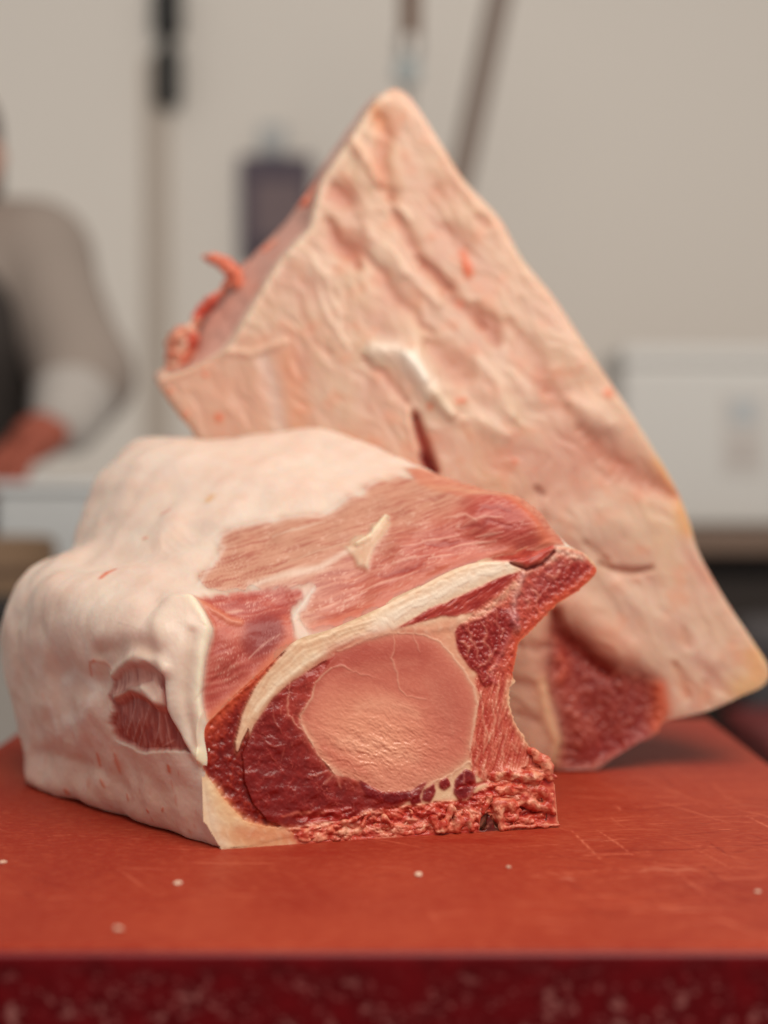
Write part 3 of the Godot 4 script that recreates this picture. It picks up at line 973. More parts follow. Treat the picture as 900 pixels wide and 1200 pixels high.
	for q in [[8.30, 0.616, 8.68, 0.594, 9.16, 0.538], [7.89, 0.482, 8.38, 0.437, 8.71, 0.347], [9.07, 0.908, 9.39, 0.863, 9.50, 0.695], [8.59, 0.303, 8.93, 0.246], [7.57, 0.280, 7.96, 0.269, 8.43, 0.202], [9.36, 0.728, 9.64, 0.762, 9.98, 0.728], [7.27, 0.246, 7.70, 0.246], [9.41, 0.448, 9.88, 0.482], [8.55, 0.885, 8.88, 0.885], [8.96, 0.359, 9.38, 0.359, 9.71, 0.359], [7.98, 0.706, 8.25, 0.706], [6.89, 0.235, 7.29, 0.258]]:
		s.paint(s.stroke(ragged(P.call(q), 3.0, 9.0, false), 0.0010, 0.7), rgb(226, 176, 158), 0.6, 0.0002)
	for q in [[8.64, 0.493, 9.12, 0.448], [9.21, 0.661, 9.70, 0.627, 10.07, 0.571], [7.98, 0.370, 8.55, 0.246], [9.62, 0.908, 10.20, 0.863]]:
		s.paint(s.stroke(ragged(P.call(q), 7.0, 6.0, false), 0.0016, 0.6), rgb(140, 48, 46), 0.5, -0.0003)
	s.paint(s.stroke(P.call([6.55, 0.852, 7.16, 0.852, 7.80, 0.863]), 0.0012, 0.8), rgb(206, 172, 150), 0.5)
	s.paint(s.stroke(P.call([4.93, 0.717, 5.34, 0.627]), 0.0012, 0.5), rgb(220, 180, 160), 0.6)
	s.paint(s.stroke(P.call([5.02, 0.202, 5.50, 0.190, 5.84, 0.146]), 0.0007, 0.5), rgb(216, 176, 160), 0.6)
	# a flake of fat left on the bared muscle
	s.paint(s.fill(ragged(P.call([8.34, 1.143, 8.39, 1.076, 8.23, 0.852, 8.07, 0.739, 7.89, 0.650, 7.82, 0.482, 7.66, 0.571, 7.61, 0.717, 7.55, 0.818, 7.75, 0.874, 7.98, 0.896]), 5.0), 1), rgb(216, 176, 148), 0.85, 0.0009, 4)
	s.paint(s.stroke(P.call([7.75, 0.807, 7.93, 0.840, 8.12, 0.941, 8.34, 1.087]), 0.0022, 0.4), rgb(232, 206, 178), 0.9, 0.0018)
	# --- the flap of fat that ends over the lean
	var flap := P.call([4.11, 1.199, 4.46, 1.008, 4.32, 0.661, 3.79, 0.504, 3.29, 0.213, 3.05, 0.011, 2.02, 0.000, 1.73, 0.034, 1.82, 0.179, 2.21, 0.437, 2.41, 0.661, 2.79, 0.751, 3.07, 0.908, 3.52, 1.087])
	var fm := s.fill(flap, 3)
	s.paint(fm, cream, 0.9, 0.0030, 0)
	s.paint(s.stroke(P.call([4.36, 1.020, 4.25, 0.683, 3.75, 0.538, 3.25, 0.280, 2.98, 0.045, 2.11, 0.000, 1.84, 0.034]), 0.0028), rgb(236, 220, 198), 0.9, 0.0011, 0)
	s.paint(s.stroke(P.call([3.84, 0.762, 3.39, 0.583, 2.96, 0.415, 2.64, 0.258, 2.23, 0.112]), 0.0024), rgb(206, 176, 156), 0.45, -0.0011)
	s.paint(s.stroke(P.call([2.07, 0.067, 1.88, 0.011]), 0.0036), rgb(238, 222, 190), 0.9, 0.0016, 0)
	# --- the hole in the fat at the left end, lean inside
	var hole := ragged(P.call([2.20, 1.524, 2.46, 1.434, 2.62, 1.333, 2.80, 1.143, 2.89, 0.919, 2.89, 0.762, 2.43, 0.672, 2.20, 0.437, 1.96, 0.258, 1.82, 0.482, 1.62, 0.706, 1.41, 1.053, 1.43, 1.300, 1.52, 1.457, 1.77, 1.501, 2.05, 1.445]), 3.0)
	var hm := s.fill(hole, 1)
	s.paint(hm, rgb(158, 76, 66), 1.0, -0.0022, 3)
	s.paint(s.fill(ragged(P.call([2.46, 1.434, 2.62, 1.333, 2.80, 1.143, 2.89, 0.919, 2.86, 0.762, 2.70, 0.762, 2.68, 0.919, 2.52, 1.120, 2.25, 1.378, 2.20, 1.513]), 2.0), 2), rgb(198, 146, 132), 0.85, 0.0012)
	s.paint(s.fill(ragged(P.call([2.18, 1.513, 2.34, 1.322, 2.55, 1.076, 2.71, 0.896, 2.66, 0.762, 2.43, 0.706, 2.34, 0.852, 2.39, 1.020, 2.38, 1.221, 2.18, 1.401]), 2.0), 2), rgb(224, 190, 174), 0.95, 0.0032, 0)
	s.paint(s.stroke(P.call([2.52, 1.031, 2.48, 0.930, 2.45, 0.852]), 0.0022), rgb(230, 200, 186), 0.8, 0.001)
	s.paint(s.stroke(P.call([2.20, 1.423, 2.38, 1.221, 2.38, 1.020, 2.36, 0.840, 2.41, 0.706]), 0.0016), rgb(196, 110, 92), 0.7)
	s.paint(s.stroke(P.call([2.52, 1.445, 2.70, 1.300, 2.88, 1.120, 2.96, 0.908, 2.98, 0.739]), 0.0032), rgb(226, 198, 182), 0.7, 0.0024)
	s.paint(s.stroke(P.call([2.79, 1.557, 2.93, 1.333, 3.12, 1.132, 3.16, 0.885]), 0.0042), rgb(206, 170, 152), 0.5, -0.0015)
	for q in [[1.59, 1.344, 1.95, 1.244, 2.23, 1.188], [1.46, 1.176, 1.98, 1.064, 2.27, 1.008], [1.57, 0.930, 2.02, 0.852, 2.25, 0.852], [1.75, 0.639, 2.04, 0.695, 2.29, 0.762], [1.55, 1.244, 2.02, 1.120], [1.64, 0.795, 1.95, 0.583]]:
		s.paint(s.stroke(P.call(q), 0.0008, 0.6), rgb(206, 150, 140), 0.5, 0.0003)
	for q in [[1.64, 1.412, 2.00, 1.322], [1.46, 1.042, 2.04, 0.952], [1.89, 0.493, 2.16, 0.616]]:
		s.paint(s.stroke(P.call(q), 0.0022, 0.6), rgb(134, 54, 52), 0.45)
	for j in range(rows_in, rows_in + 222):
		for i in 400:
			var k := j * na + i
			if s.id[k] != 3: continue
			var p := s.p[k] * 1000.0
			var f := grain.get_noise_3d(p.x * 14.0, p.y * 2.6, p.z * 14.0)
			s.c[k] = s.c[k].lerp(rgb(214, 160, 150), clampf(f * 0.7, 0, 0.4)).lerp(rgb(120, 44, 44), clampf(-f * 0.6, 0, 0.35))
			s.z[k] += 0.0004 * f
	# --- flecks of meat and blood on the fat
	var fleck := rgb(204, 92, 66)
	for q in [[[4.12, 1.837, 4.29, 1.860, 4.41, 1.849], 0.0016, 0.9], [[5.75, 2.039, 5.91, 1.994], 0.0017, 0.5], [[5.21, 2.039, 5.25, 2.017], 0.0011, 0.7], [[2.43, 1.703, 2.61, 1.669, 2.66, 1.613], 0.0011, 0.5], [[2.66, 1.613, 2.66, 1.513, 2.59, 1.434], 0.0014, 0.25], [[1.14, 1.748, 0.95, 1.737], 0.0018, 0.6],
		[[1.20, 1.490, 0.89, 1.468], 0.0022, 0.45], [[1.27, 0.683, 1.14, 0.672], 0.0016, 0.7], [[0.71, 1.703, 0.61, 1.647], 0.0014, 0.5], [[0.55, 1.356, 0.48, 1.333], 0.0014, 0.5], [[0.36, 2.230, 0.30, 2.196], 0.0018, 0.8], [[0.41, 1.042, 0.39, 1.020], 0.001, 0.7], [[0.45, 0.829, 0.50, 0.807], 0.0008, 0.7], [[0.64, 1.916, 0.59, 1.882], 0.003, 0.3]]:
		s.paint(s.stroke(P.call(q[0]), q[1], 0.3), fleck, q[2], 0.0003)
	s.paint(s.stroke(P.call([6.38, 1.849, 6.46, 1.871]), 0.0024), rgb(214, 164, 108), 0.6)
	var rng := RandomNumberGenerator.new()
	rng.seed = 8
	for k in 46:
		var g := Vector2(rng.randf_range(4, 120), rows_in + rng.randf_range(10, 190))
		s.paint(s.stroke(PackedVector2Array([g, g + Vector2(rng.randf_range(2, 9), rng.randf_range(-2, 2))]), rng.randf_range(0.0005, 0.0013), 0.5), rgb(206, 128, 108), rng.randf_range(0.15, 0.5))
	# torn rim where the fat thins out over the upper lean
	s.paint(s.stroke(P.call([4.77, 1.120, 5.48, 1.232, 5.93, 1.288, 5.95, 1.434, 6.30, 1.445, 6.79, 1.356, 7.52, 1.244, 7.77, 1.333, 8.29, 1.479, 8.73, 1.737]), 0.0016), white, 0.35, 0.0003)
	# close to the cut edge everything meets the cut
	for j in range(rows_in, rows_in + 7):
		for i in na: s.z[j * na + i] *= (j - rows_in) / 7.0
	var skin := flesh("pork fat", 0.42, 0.06, 30.0, 0.3, 0.2, 0.05)
	var lean := flesh("lean meat", 0.4, 0.25, 60.0, 0.0, 0.12, 0.07)
	var o := thing("near_pork_joint", "near pork joint with a round pink cut end and a white fat cap", "meat", Vector3.ZERO)
	var foot := at(400, 960)
	o.position = Vector3(foot.x, 0.0, foot.z)
	# the fat lies a little lower where the lean sheets cover it
	var low := PackedFloat32Array()
	low.resize(na * nb)
	for k in range(na * 4, na * nb - na * 4):
		if s.id[k] < 2: continue
		var deep_in := true
		for e in [1, 2, 3, 4]:
			if s.id[k - e] < 2 or s.id[k + e] < 2 or s.id[k - e * na] < 2 or s.id[k + e * na] < 2 or s.id[k - e * na - e] < 2 or s.id[k + e * na + e] < 2 or s.id[k - e * na + e] < 2 or s.id[k + e * na - e] < 2:
				deep_in = false
				break
		if deep_in: low[k] = -0.0015
	var nn := Sheet.normals(s.moved(), na, nb, true, 1.0)
	for i in na: nn[rows_in * na + i] = nn[(rows_in + 2) * na + i]; nn[(rows_in + 1) * na + i] = nn[(rows_in + 2) * na + i]
	var q := s.moved(low)
	for k in q.size():
		q[k] -= o.position
		if q[k].y < 0.0006: q[k].y = 0.0006
	put("fat_cap", s.shape(q, nn, func(_k): return true), skin, o)
	q = s.moved()
	for k in q.size(): q[k] += nn[k] * 0.00005 - o.position
	put("bared_muscle", s.shape(q, nn, func(k): return s.id[k] == 2), lean, o)
	put("lean_in_hole", s.shape(q, nn, func(k): return s.id[k] == 3), lean, o)
	put("fat_flake", s.shape(q, nn, func(k): return s.id[k] == 4), skin, o)
	cut_end(o, pl, edge, ekeys)

func cut_end(o: Node3D, pl: Plane, edge: Array, ekeys: Array) -> void:
	var outline := PackedVector3Array()
	var hub := hit(470, 830, pl)
	for i in 1320:
		var a := i / 40.0
		var p := ring(ekeys, edge, a, 33.0)
		if a > 17.0 and a < 32.0:
			# torn, not sliced
			p += (p - hub).normalized() * absf(gz(p, 7.0)) * 0.0045 * clampf(minf(a - 17.0, 32.0 - a), 0.0, 1.0)
			p.y = maxf(p.y, 0.0005)
		outline.append(p)
	var s := flat_over(pl, outline, 0.00045)
	var fade := trim(s, outline)
	var P := func(nums: Array): return pix(s, pl, nums)
	var fatc := rgb(222, 188, 152)
	for k in s.w * s.h: s.c[k] = fatc
	# left wall of red meat between the fat band and the outer edge
	s.paint(s.fill(P.call([238, 900, 240, 851, 273, 817, 303, 790, 345, 752, 330, 772, 302, 800, 290, 835, 292, 870, 298, 895, 304, 930, 316, 950, 332, 970, 290, 966, 262, 936, 245, 912]), 2), rgb(122, 26, 18), 1.0, 0.0, 4)
	s.paint(s.stroke(P.call([242, 856, 262, 834, 285, 808, 322, 774]), 0.0034), rgb(206, 104, 70), 0.95, 0.0006)
	s.paint(s.stroke(P.call([246, 890, 250, 868, 262, 850]), 0.003), rgb(168, 70, 46), 0.6)
	# fat band
	var band := P.call([277, 888, 275, 872, 283, 837, 297, 808, 325, 773, 345, 754, 369, 750, 396, 736, 433, 724, 460, 702, 516, 676, 571, 654, 610, 653, 614, 664, 590, 690, 560, 712, 536, 736, 500, 742, 467, 740, 433, 748, 407, 756, 380, 772, 353, 788, 332, 806, 308, 830, 292, 852, 284, 868])
	s.paint(s.fill(band, 2), rgb(226, 194, 164), 1.0, 0.0006, 1)
	for k in 9:
		var f := k / 8.0
		s.paint(s.stroke(ragged(P.call([279 + 3 * f, 870 - 4 * f, 291 + 12 * f, 830 + 4 * f, 312 + 18 * f, 792 + 12 * f, 350 + 14 * f, 755 + 24 * f, 400 + 8 * f, 736 + 18 * f, 440, 724 + 16 * f]), 3.5, 8.0, false), 0.0007 + 0.0007 * (k % 3), 0.4), rgb(238, 214, 182) if k % 2 else rgb(200, 150, 116), 0.5, 0.0001 if k % 2 else -0.0001)
	s.paint(s.stroke(P.call([300, 832, 325, 802, 358, 776, 395, 757, 430, 742, 470, 733]), 0.0014), rgb(240, 222, 196), 0.7)
	for k in 7:
		var f := k / 6.0
		s.paint(s.stroke(ragged(P.call([462, 706 + 22 * f, 516, 681 + 20 * f, 560, 661 + 16 * f, 606, 657 + 10 * f]), 6.0, 8.0, false), 0.0006 + 0.0006 * (k % 3), 0.5), rgb(240, 222, 200) if k % 2 else rgb(206, 156, 122), 0.5, 0.0001 if k % 2 else -0.0001)
	s.paint(s.stroke(P.call([440, 735, 462, 722, 500, 703, 545, 680, 596, 662]), 0.0042), rgb(240, 224, 206), 0.8, 0.0006)
	# thin red strip inside the fat
	s.paint(s.fill(ragged(P.call([462, 737, 478, 729, 502, 714, 524, 706, 557, 690, 585, 677, 606, 671, 610, 677, 585, 700, 552, 718, 535, 722, 516, 722, 490, 730]), 1.5), 1), rgb(158, 50, 44), 0.95, 0.0005, 9)
	s.paint(s.stroke(P.call([510, 716, 540, 708, 575, 694]), 0.003, 0.5), rgb(182, 84, 68), 0.55)
	s.paint(s.stroke(P.call([478, 742, 505, 736, 530, 730]), 0.004), rgb(216, 150, 122), 0.7)
	s.paint(s.fill(P.call([496, 744, 530, 728, 556, 714, 540, 736, 538, 760, 552, 786, 566, 806, 562, 815, 545, 784, 522, 754]), 4), rgb(212, 146, 118), 0.85)
	# dark muscle
	var dark := P.call([342, 799, 319, 819, 298, 850, 284, 883, 286, 915, 296, 941, 314, 963, 338, 971, 369, 965, 407, 960, 441, 954, 470, 944, 493, 930, 470, 926, 441, 926, 412, 911, 391, 906, 377, 890, 364, 871, 353, 850, 351, 838, 364, 818, 370, 797, 388, 782, 398, 766, 375, 778])
	s.paint(s.fill(dark, 2), rgb(124, 32, 29), 1.0, 0.0004, 3)
	s.paint(s.fill(P.call([345, 800, 330, 815, 322, 840, 350, 850, 352, 838, 364, 818, 370, 797, 390, 780, 392, 768, 372, 780]), 5), rgb(170, 72, 60), 0.75)
	s.paint(s.fill(P.call([300, 870, 296, 910, 310, 945, 340, 960, 400, 950, 430, 940, 400, 925, 360, 900, 330, 880]), 9), rgb(124, 32, 32), 0.5)
	# pale eye
	var eye := P.call([391, 769, 407, 757, 433, 748, 467, 741, 494, 743, 518, 752, 541, 781, 556, 806, 559, 824, 556, 840, 552, 862, 549, 890, 528, 905, 493, 921, 467, 929, 441, 928, 412, 912, 391, 906, 377, 890, 364, 871, 353, 850, 351, 838, 364, 818, 370, 797])
	var em := s.fill(ragged(eye, 5.0), 6)
	s.paint(em, rgb(204, 118, 98), 1.0, 0.0, 2)
	var broad := s.fill(eye, 12)
	s.paint(broad, Color.WHITE, 0.0, 0.0012)
	s.paint(s.fill(P.call([372, 830, 420, 815, 470, 830, 500, 860, 490, 905, 450, 918, 405, 900, 370, 865]), 22), rgb(231, 160, 129), 0.85)
	s.paint(s.fill(P.call([392, 772, 430, 752, 490, 748, 515, 760, 500, 785, 440, 790, 400, 800]), 12), rgb(170, 74, 62), 0.85)
	s.paint(s.fill(P.call([505, 770, 535, 790, 552, 825, 545, 870, 520, 860, 505, 810]), 14), rgb(178, 90, 76), 0.65)
	s.paint(s.fill(P.call([430, 905, 490, 905, 540, 885, 520, 908, 470, 926, 440, 924]), 6), rgb(222, 152, 126), 0.6)
	for q in [[[372, 800, 384, 780, 404, 766, 430, 756], 0.006, 0.5, rgb(164, 64, 54)], [[356, 842, 366, 815, 374, 800], 0.0035, 0.45, rgb(176, 78, 64)], [[400, 792, 440, 782, 490, 776], 0.004, 0.3, rgb(214, 140, 116)], [[500, 800, 520, 830, 530, 860], 0.005, 0.3, rgb(206, 132, 110)], [[420, 830, 450, 824, 490, 838], 0.005, 0.35, rgb(236, 176, 146)], [[400, 870, 440, 878, 490, 890], 0.006, 0.35, rgb(238, 180, 150)], [[440, 800, 470, 806, 500, 815], 0.003, 0.3, rgb(178, 84, 70)], [[380, 878, 400, 892, 430, 906], 0.003, 0.4, rgb(190, 96, 78)]]:
		s.paint(s.stroke(ragged(P.call(q[0]), 6.0, 6.0, false), q[1], 0.5), q[3], q[2])
	# dark seam under the eye with lobes of dark meat
	for q in [[[420, 914, 448, 930, 480, 928, 500, 915, 492, 932, 460, 942, 430, 934], 0], [[496, 927, 508, 918, 510, 928, 504, 940, 494, 938], 1], [[515, 915, 524, 911, 528, 920, 520, 926, 514, 922], 1], [[533, 914, 545, 901, 556, 905, 558, 920, 552, 934, 538, 938, 531, 928], 1], [[478, 934, 490, 930, 494, 940, 482, 944], 1]]:
		s.paint(s.fill(P.call(q[0]), 1), rgb(116, 26, 34), 0.95, 0.0006, 3)
	# right: marbled muscle, rib, sinews
	var rose := rgb(196, 96, 76)
	s.paint(s.fill(P.call([536, 738, 560, 712, 590, 690, 612, 664, 632, 652, 651, 640, 682, 647, 700, 669, 677, 693, 654, 706, 632, 729, 607, 753, 600, 792, 597, 800, 580, 800, 563, 790, 549, 782, 536, 760]), 2), rgb(190, 92, 76), 1.0, 0.0, 6)
	s.paint(s.fill(P.call([560, 786, 600, 790, 594, 824, 605, 851, 622, 879, 646, 893, 600, 905, 575, 920, 552, 905, 550, 880, 558, 845, 562, 815, 556, 800]), 2), rgb(196, 104, 84), 1.0, 0.0, 7)
	s.paint(s.fill(ragged(P.call([533, 741, 539, 731, 563, 725, 582, 711, 596, 715, 602, 733, 592, 754, 580, 771, 570, 786, 577, 800, 566, 806, 560, 790, 549, 781, 536, 760]), 1.5), 1), rgb(142, 40, 38), 1.0, 0.0008, 5)
	s.paint(s.fill(P.call([636, 668, 655, 658, 680, 652, 694, 668, 676, 684, 650, 698, 628, 712, 622, 700]), 2), rgb(148, 48, 44), 0.85)
	s.paint(s.fill(P.call([610, 690, 622, 682, 640, 664, 668, 654, 650, 676, 630, 694, 618, 710, 608, 706]), 3), rgb(176, 96, 92), 0.7)
	s.paint(s.stroke(P.call([650, 644, 668, 650, 684, 654]), 0.0026), rgb(234, 204, 180), 0.9, 0.0006)
	s.paint(s.stroke(P.call([614, 668, 632, 658, 650, 652]), 0.003), rgb(230, 200, 178), 0.9, 0.0006)
	s.paint(s.stroke(P.call([612, 675, 603, 700, 601, 722, 606, 740]), 0.0022), rgb(206, 160, 152), 0.85, 0.0012)
	s.paint(s.stroke(P.call([604, 722, 600, 728, 606, 734]), 0.0026), rgb(178, 108, 112), 0.8, 0.0016)
	s.paint(s.stroke(P.call([540, 728, 566, 718, 588, 700, 604, 684]), 0.0026), rgb(226, 180, 152), 0.9, 0.0008)
	s.paint(s.stroke(P.call([698, 670, 676, 690, 654, 703, 632, 726, 608, 750, 600, 790]), 0.0034), rgb(208, 100, 66), 0.85, 0.0004)
	s.paint(s.stroke(P.call([597, 800, 594, 824, 605, 850, 620, 877]), 0.0022), rgb(226, 176, 140), 0.8, 0.0004)
	s.paint(s.stroke(P.call([596, 745, 586, 768, 575, 790, 580, 800]), 0.0016), rgb(190, 110, 108), 0.8, 0.0006)
	# the rolled end of the upper muscle, and the crease under it
	s.paint(s.fill(P.call([566, 655, 600, 648, 630, 636, 650, 632, 649, 642, 634, 658, 617, 664, 600, 658]), 2), rgb(176, 66, 52), 0.95, 0.0012, 9)
	s.paint(s.stroke(P.call([598, 660, 617, 667, 636, 661, 650, 646]), 0.0011, 0.3), rgb(96, 20, 18), 0.85, -0.0016)
	s.paint(s.stroke(P.call([604, 652, 628, 648, 644, 638]), 0.0016, 0.4), rgb(206, 104, 80), 0.6)
	# ragged bone and trim along the bottom
	s.paint(s.fill(ragged(P.call([335, 972, 370, 966, 407, 962, 425, 955, 440, 948, 470, 945, 500, 942, 520, 938, 548, 938, 575, 918, 598, 905, 645, 890, 650, 930, 655, 968, 625, 976, 580, 974, 560, 978, 510, 982, 440, 987, 390, 993, 340, 988]), 3.0), 2), rgb(204, 96, 76), 1.0, 0.0, 8)
	s.paint(s.fill(P.call([588, 900, 645, 890, 650, 930, 650, 950, 610, 925]), 5), rgb(222, 146, 116), 0.7)
	# corner of fat, bottom left
	s.paint(s.fill(P.call([232, 908, 246, 914, 262, 936, 285, 962, 312, 968, 345, 975, 350, 990, 262, 1000, 228, 940]), 4), rgb(226, 192, 152), 1.0, 0.0003, 10)
	s.paint(s.stroke(P.call([285, 975, 310, 984, 345, 980]), 0.005), rgb(204, 112, 78), 0.75)
	s.paint(s.stroke(P.call([256, 926, 272, 950, 294, 966, 320, 972]), 0.0022), rgb(212, 136, 92), 0.7)
	s.paint(s.stroke(P.call([238, 925, 246, 955, 262, 990]), 0.004), rgb(226, 204, 178), 0.8)
	s.paint(s.stroke(P.call([262, 975, 290, 986, 330, 986]), 0.003), rgb(214, 160, 118), 0.6)
	s.paint(s.stroke(P.call([250, 925, 266, 952, 290, 968]), 0.004), rgb(234, 204, 158), 0.5, 0.0005)
	# seams of fat
	var seam := rgb(232, 196, 168)
	for q in [[[340, 800, 337, 820, 338, 838, 345, 848, 355, 856], 0.0008, 0.9], [[388, 784, 377, 792, 369, 800, 365, 818, 358, 828, 351, 838, 352, 848, 358, 858, 364, 872, 377, 891, 391, 906], 0.0009, 0.9], [[388, 784, 400, 781, 412, 786], 0.0006, 0.6], [[391, 907, 384, 915, 378, 920], 0.001, 0.7], [[391, 905, 396, 912, 400, 925], 0.0011, 0.7], [[386, 898, 396, 906, 402, 910], 0.0018, 0.75],
		[[362, 910, 374, 908, 386, 903], 0.0006, 0.6], [[319, 824, 322, 845, 330, 860], 0.0005, 0.5], [[330, 826, 329, 838], 0.0006, 0.5], [[306, 866, 322, 876, 336, 872], 0.0005, 0.45], [[334, 878, 330, 892], 0.0006, 0.5], [[300, 890, 316, 884, 330, 900], 0.0004, 0.4],
		[[460, 745, 462, 762, 458, 772, 464, 788, 468, 808, 476, 816], 0.0007, 0.5], [[484, 745, 492, 765], 0.0006, 0.4], [[476, 815, 500, 820], 0.0004, 0.35], [[412, 788, 440, 794], 0.0004, 0.3],
		[[467, 742, 495, 744, 517, 753, 530, 768, 541, 783, 555, 806, 559, 826, 555, 848, 551, 866, 551, 892, 530, 906, 512, 914], 0.0008, 0.9], [[395, 764, 420, 752, 445, 744, 468, 741], 0.0012, 0.7], [[549, 892, 558, 902, 556, 920, 548, 935], 0.0014, 0.7], [[512, 914, 498, 922, 480, 930], 0.0012, 0.6], [[528, 908, 530, 925, 526, 938], 0.0013, 0.7], [[545, 905, 542, 918, 552, 922], 0.0008, 0.7],
		[[548, 735, 552, 750, 560, 762, 558, 772], 0.0010, 0.8], [[563, 728, 570, 742, 566, 752, 574, 760, 572, 772], 0.0009, 0.8], [[582, 715, 580, 730, 590, 738, 586, 752], 0.0008, 0.7], [[540, 752, 548, 760, 546, 770], 0.0012, 0.8], [[556, 784, 570, 776, 582, 760], 0.0009, 0.7], [[566, 800, 572, 790, 582, 778], 0.0010, 0.7],
		[[640, 672, 650, 678, 656, 666], 0.0009, 0.7], [[624, 690, 632, 698, 628, 708], 0.0010, 0.7], [[656, 664, 668, 660, 678, 654], 0.0009, 0.6], [[612, 700, 620, 704, 618, 714], 0.0009, 0.6],
		[[563, 812, 566, 840, 573, 866, 566, 884], 0.0009, 0.7], [[576, 820, 580, 846, 572, 870], 0.0008, 0.7], [[584, 800, 582, 826, 586, 856, 584, 880], 0.0010, 0.6], [[556, 868, 562, 880, 556, 896], 0.0008, 0.7], [[594, 860, 588, 880, 592, 894], 0.0010, 0.6], [[572, 884, 566, 900, 570, 915], 0.0010, 0.6], [[600, 872, 608, 884], 0.0012, 0.6]]:
		s.paint(s.stroke(ragged(P.call(q[0]), 2.6, 4.0, false), q[1], 0.6), seam, q[2] * 0.6, 0.0002)
	# shreds: ridges along the bottom
	var rng := RandomNumberGenerator.new()
	rng.seed = 23
	for k in 60:
		var x := rng.randf_range(345, 645)
		var y := rng.randf_range(948, 982) if x < 540 else rng.randf_range(905, 972)
		var ang := rng.randf_range(-0.4, 0.4)
		var ln := rng.randf_range(5, 22)
		var tone: Color = [rgb(222, 142, 118), rgb(176, 52, 48), rgb(206, 96, 84), rgb(232, 178, 150), rgb(150, 36, 36)][rng.randi() % 5]
		s.paint(s.stroke(ragged(P.call([x - cos(ang) * ln, y - sin(ang) * ln, x, y + rng.randf_range(-3, 3), x + cos(ang) * ln, y + sin(ang) * ln]), 4.0, 3.0, false), rng.randf_range(0.001, 0.0026), 0.5), tone, 0.75, rng.randf_range(-0.0012, 0.0012))
	s.paint(s.stroke(P.call([588, 905, 604, 908, 626, 914]), 0.0024), rgb(226, 160, 150), 0.8, 0.002)
	s.paint(s.fill(P.call([606, 945, 632, 938, 638, 948, 612, 958]), 2), rgb(140, 30, 30), 0.8, -0.003)
	s.paint(s.fill(P.call([562, 976, 564, 960, 572, 953, 584, 958, 586, 974]), 1), rgb(70, 20, 18), 0.9, -0.006)
	# grain of every kind of meat
	var nx := pl.normal
	for j in fade.h:
		for i in fade.w:
			var k := (fade.y + j) * s.w + fade.x + i
			if s.id[k] == 0: 
				s.z[k] = 0.0
				continue
			var u := i * 0.45
			var v := j * 0.45
			var c := s.c[k]
			var up := 0.0
			match s.id[k]:
				2:
					var a := u * 0.94 + v * 0.34
					var b := v * 0.94 - u * 0.34 + 1.8 * coarse.get_noise_2d(u * 5.0, v * 5.0)
					var n1 := grain.get_noise_3d(a * 2.2, b * 7.5, 1.0)
					var n2 := grain.get_noise_3d(a * 16.0, b * 34.0, 9.0)
					var belly_ := 0.2 + exp(-(pow((u - 88.0) / 34.0, 2.0) + pow((v - 103.0) / 19.0, 2.0)))
					c = c.lerp(rgb(232, 172, 144), clampf(n1 * 0.24 * belly_ + n2 * 0.25, 0, 0.3))
					c = c.lerp(rgb(164, 80, 68), clampf(-n1 * 0.2 * belly_ - n2 * 0.2, 0, 0.25))
					
					var belly := belly_ - 0.2
					up = (0.00062 * n1 + 0.0004 * n2) * belly + 0.00006 * n2 + 0.00006 * n1
				3:
					var n1 := grain.get_noise_3d(u * 8.0, v * 10.0, 3.0)
					var n2 := grain.get_noise_3d(u * 34.0 + v * 10.0, v * 34.0, 8.0)
					var vein := clampf(1.0 - absf(grain.get_noise_3d(u * 6.0, v * 6.0, 60.0)) * 16.0, 0, 1) * clampf(0.5 + 2.0 * coarse.get_noise_2d(u * 9.0, v * 9.0), 0, 1)
					c = c.lerp(rgb(168, 66, 58), clampf(n1 * 0.7 + n2 * 0.3, 0, 0.45)).lerp(rgb(96, 20, 20), clampf(-n1 * 0.6, 0, 0.4))
					c = c.lerp(rgb(214, 150, 130), vein * 0.42)
					up = 0.00032 * n1 + 0.00008 * n2 + 0.0002 * vein + 0.0011 * grain.get_noise_3d(u * 3.0, v * 3.6, 91.0)
				4:
					var n1 := grain.get_noise_3d(u * 11.0, v * 11.0, 13.0)
					var n2 := grain.get_noise_3d(u * 26.0, v * 26.0, 18.0)
					c = c.lerp(rgb(196, 96, 62), clampf(n1 * 0.8 + n2 * 0.5 - 0.05, 0, 0.6)).lerp(rgb(78, 14, 14), clampf(-n1 * 0.6, 0, 0.4))
					up = 0.0007 * n1 + 0.00012 * n2 - 0.0012 * fade.m[j * fade.w + i]
				5, 6:
					var n1 := grain.get_noise_3d(u * 12.0, v * 12.0, 23.0)
					var n2 := grain.get_noise_3d(u * 30.0, v * 30.0, 28.0)
					var vein := clampf(1.0 - absf(grain.get_noise_3d(u * 5.0 + 30.0 * coarse.get_noise_2d(u * 9.0, v * 9.0), v * 3.4, 160.0)) * 11.0, 0, 1)
					c = c.lerp(rgb(230, 184, 164), vein * (0.25 if s.id[k] == 5 else 0.2))
					c = c.lerp(rgb(212, 120, 96), clampf(n1 * 0.6, 0, 0.35)).lerp(rgb(118, 26, 28), clampf(-n1 * 0.6 - 0.3 * n2, 0, 0.42))
					up = 0.0008 * n1 + 0.0002 * n2 + 0.0002 * vein
				7:
					var n1 := grain.get_noise_3d((u + 0.3 * v) * 20.0, v * 4.0, 33.0)
					var n2 := grain.get_noise_3d(u * 26.0, v * 26.0, 38.0)
					c = c.lerp(rgb(236, 188, 160), clampf(n1 * 0.9, 0, 0.5)).lerp(rgb(156, 48, 44), clampf(-n1 * 0.9, 0, 0.5))
					up = 0.0009 * n1 + 0.0003 * n2
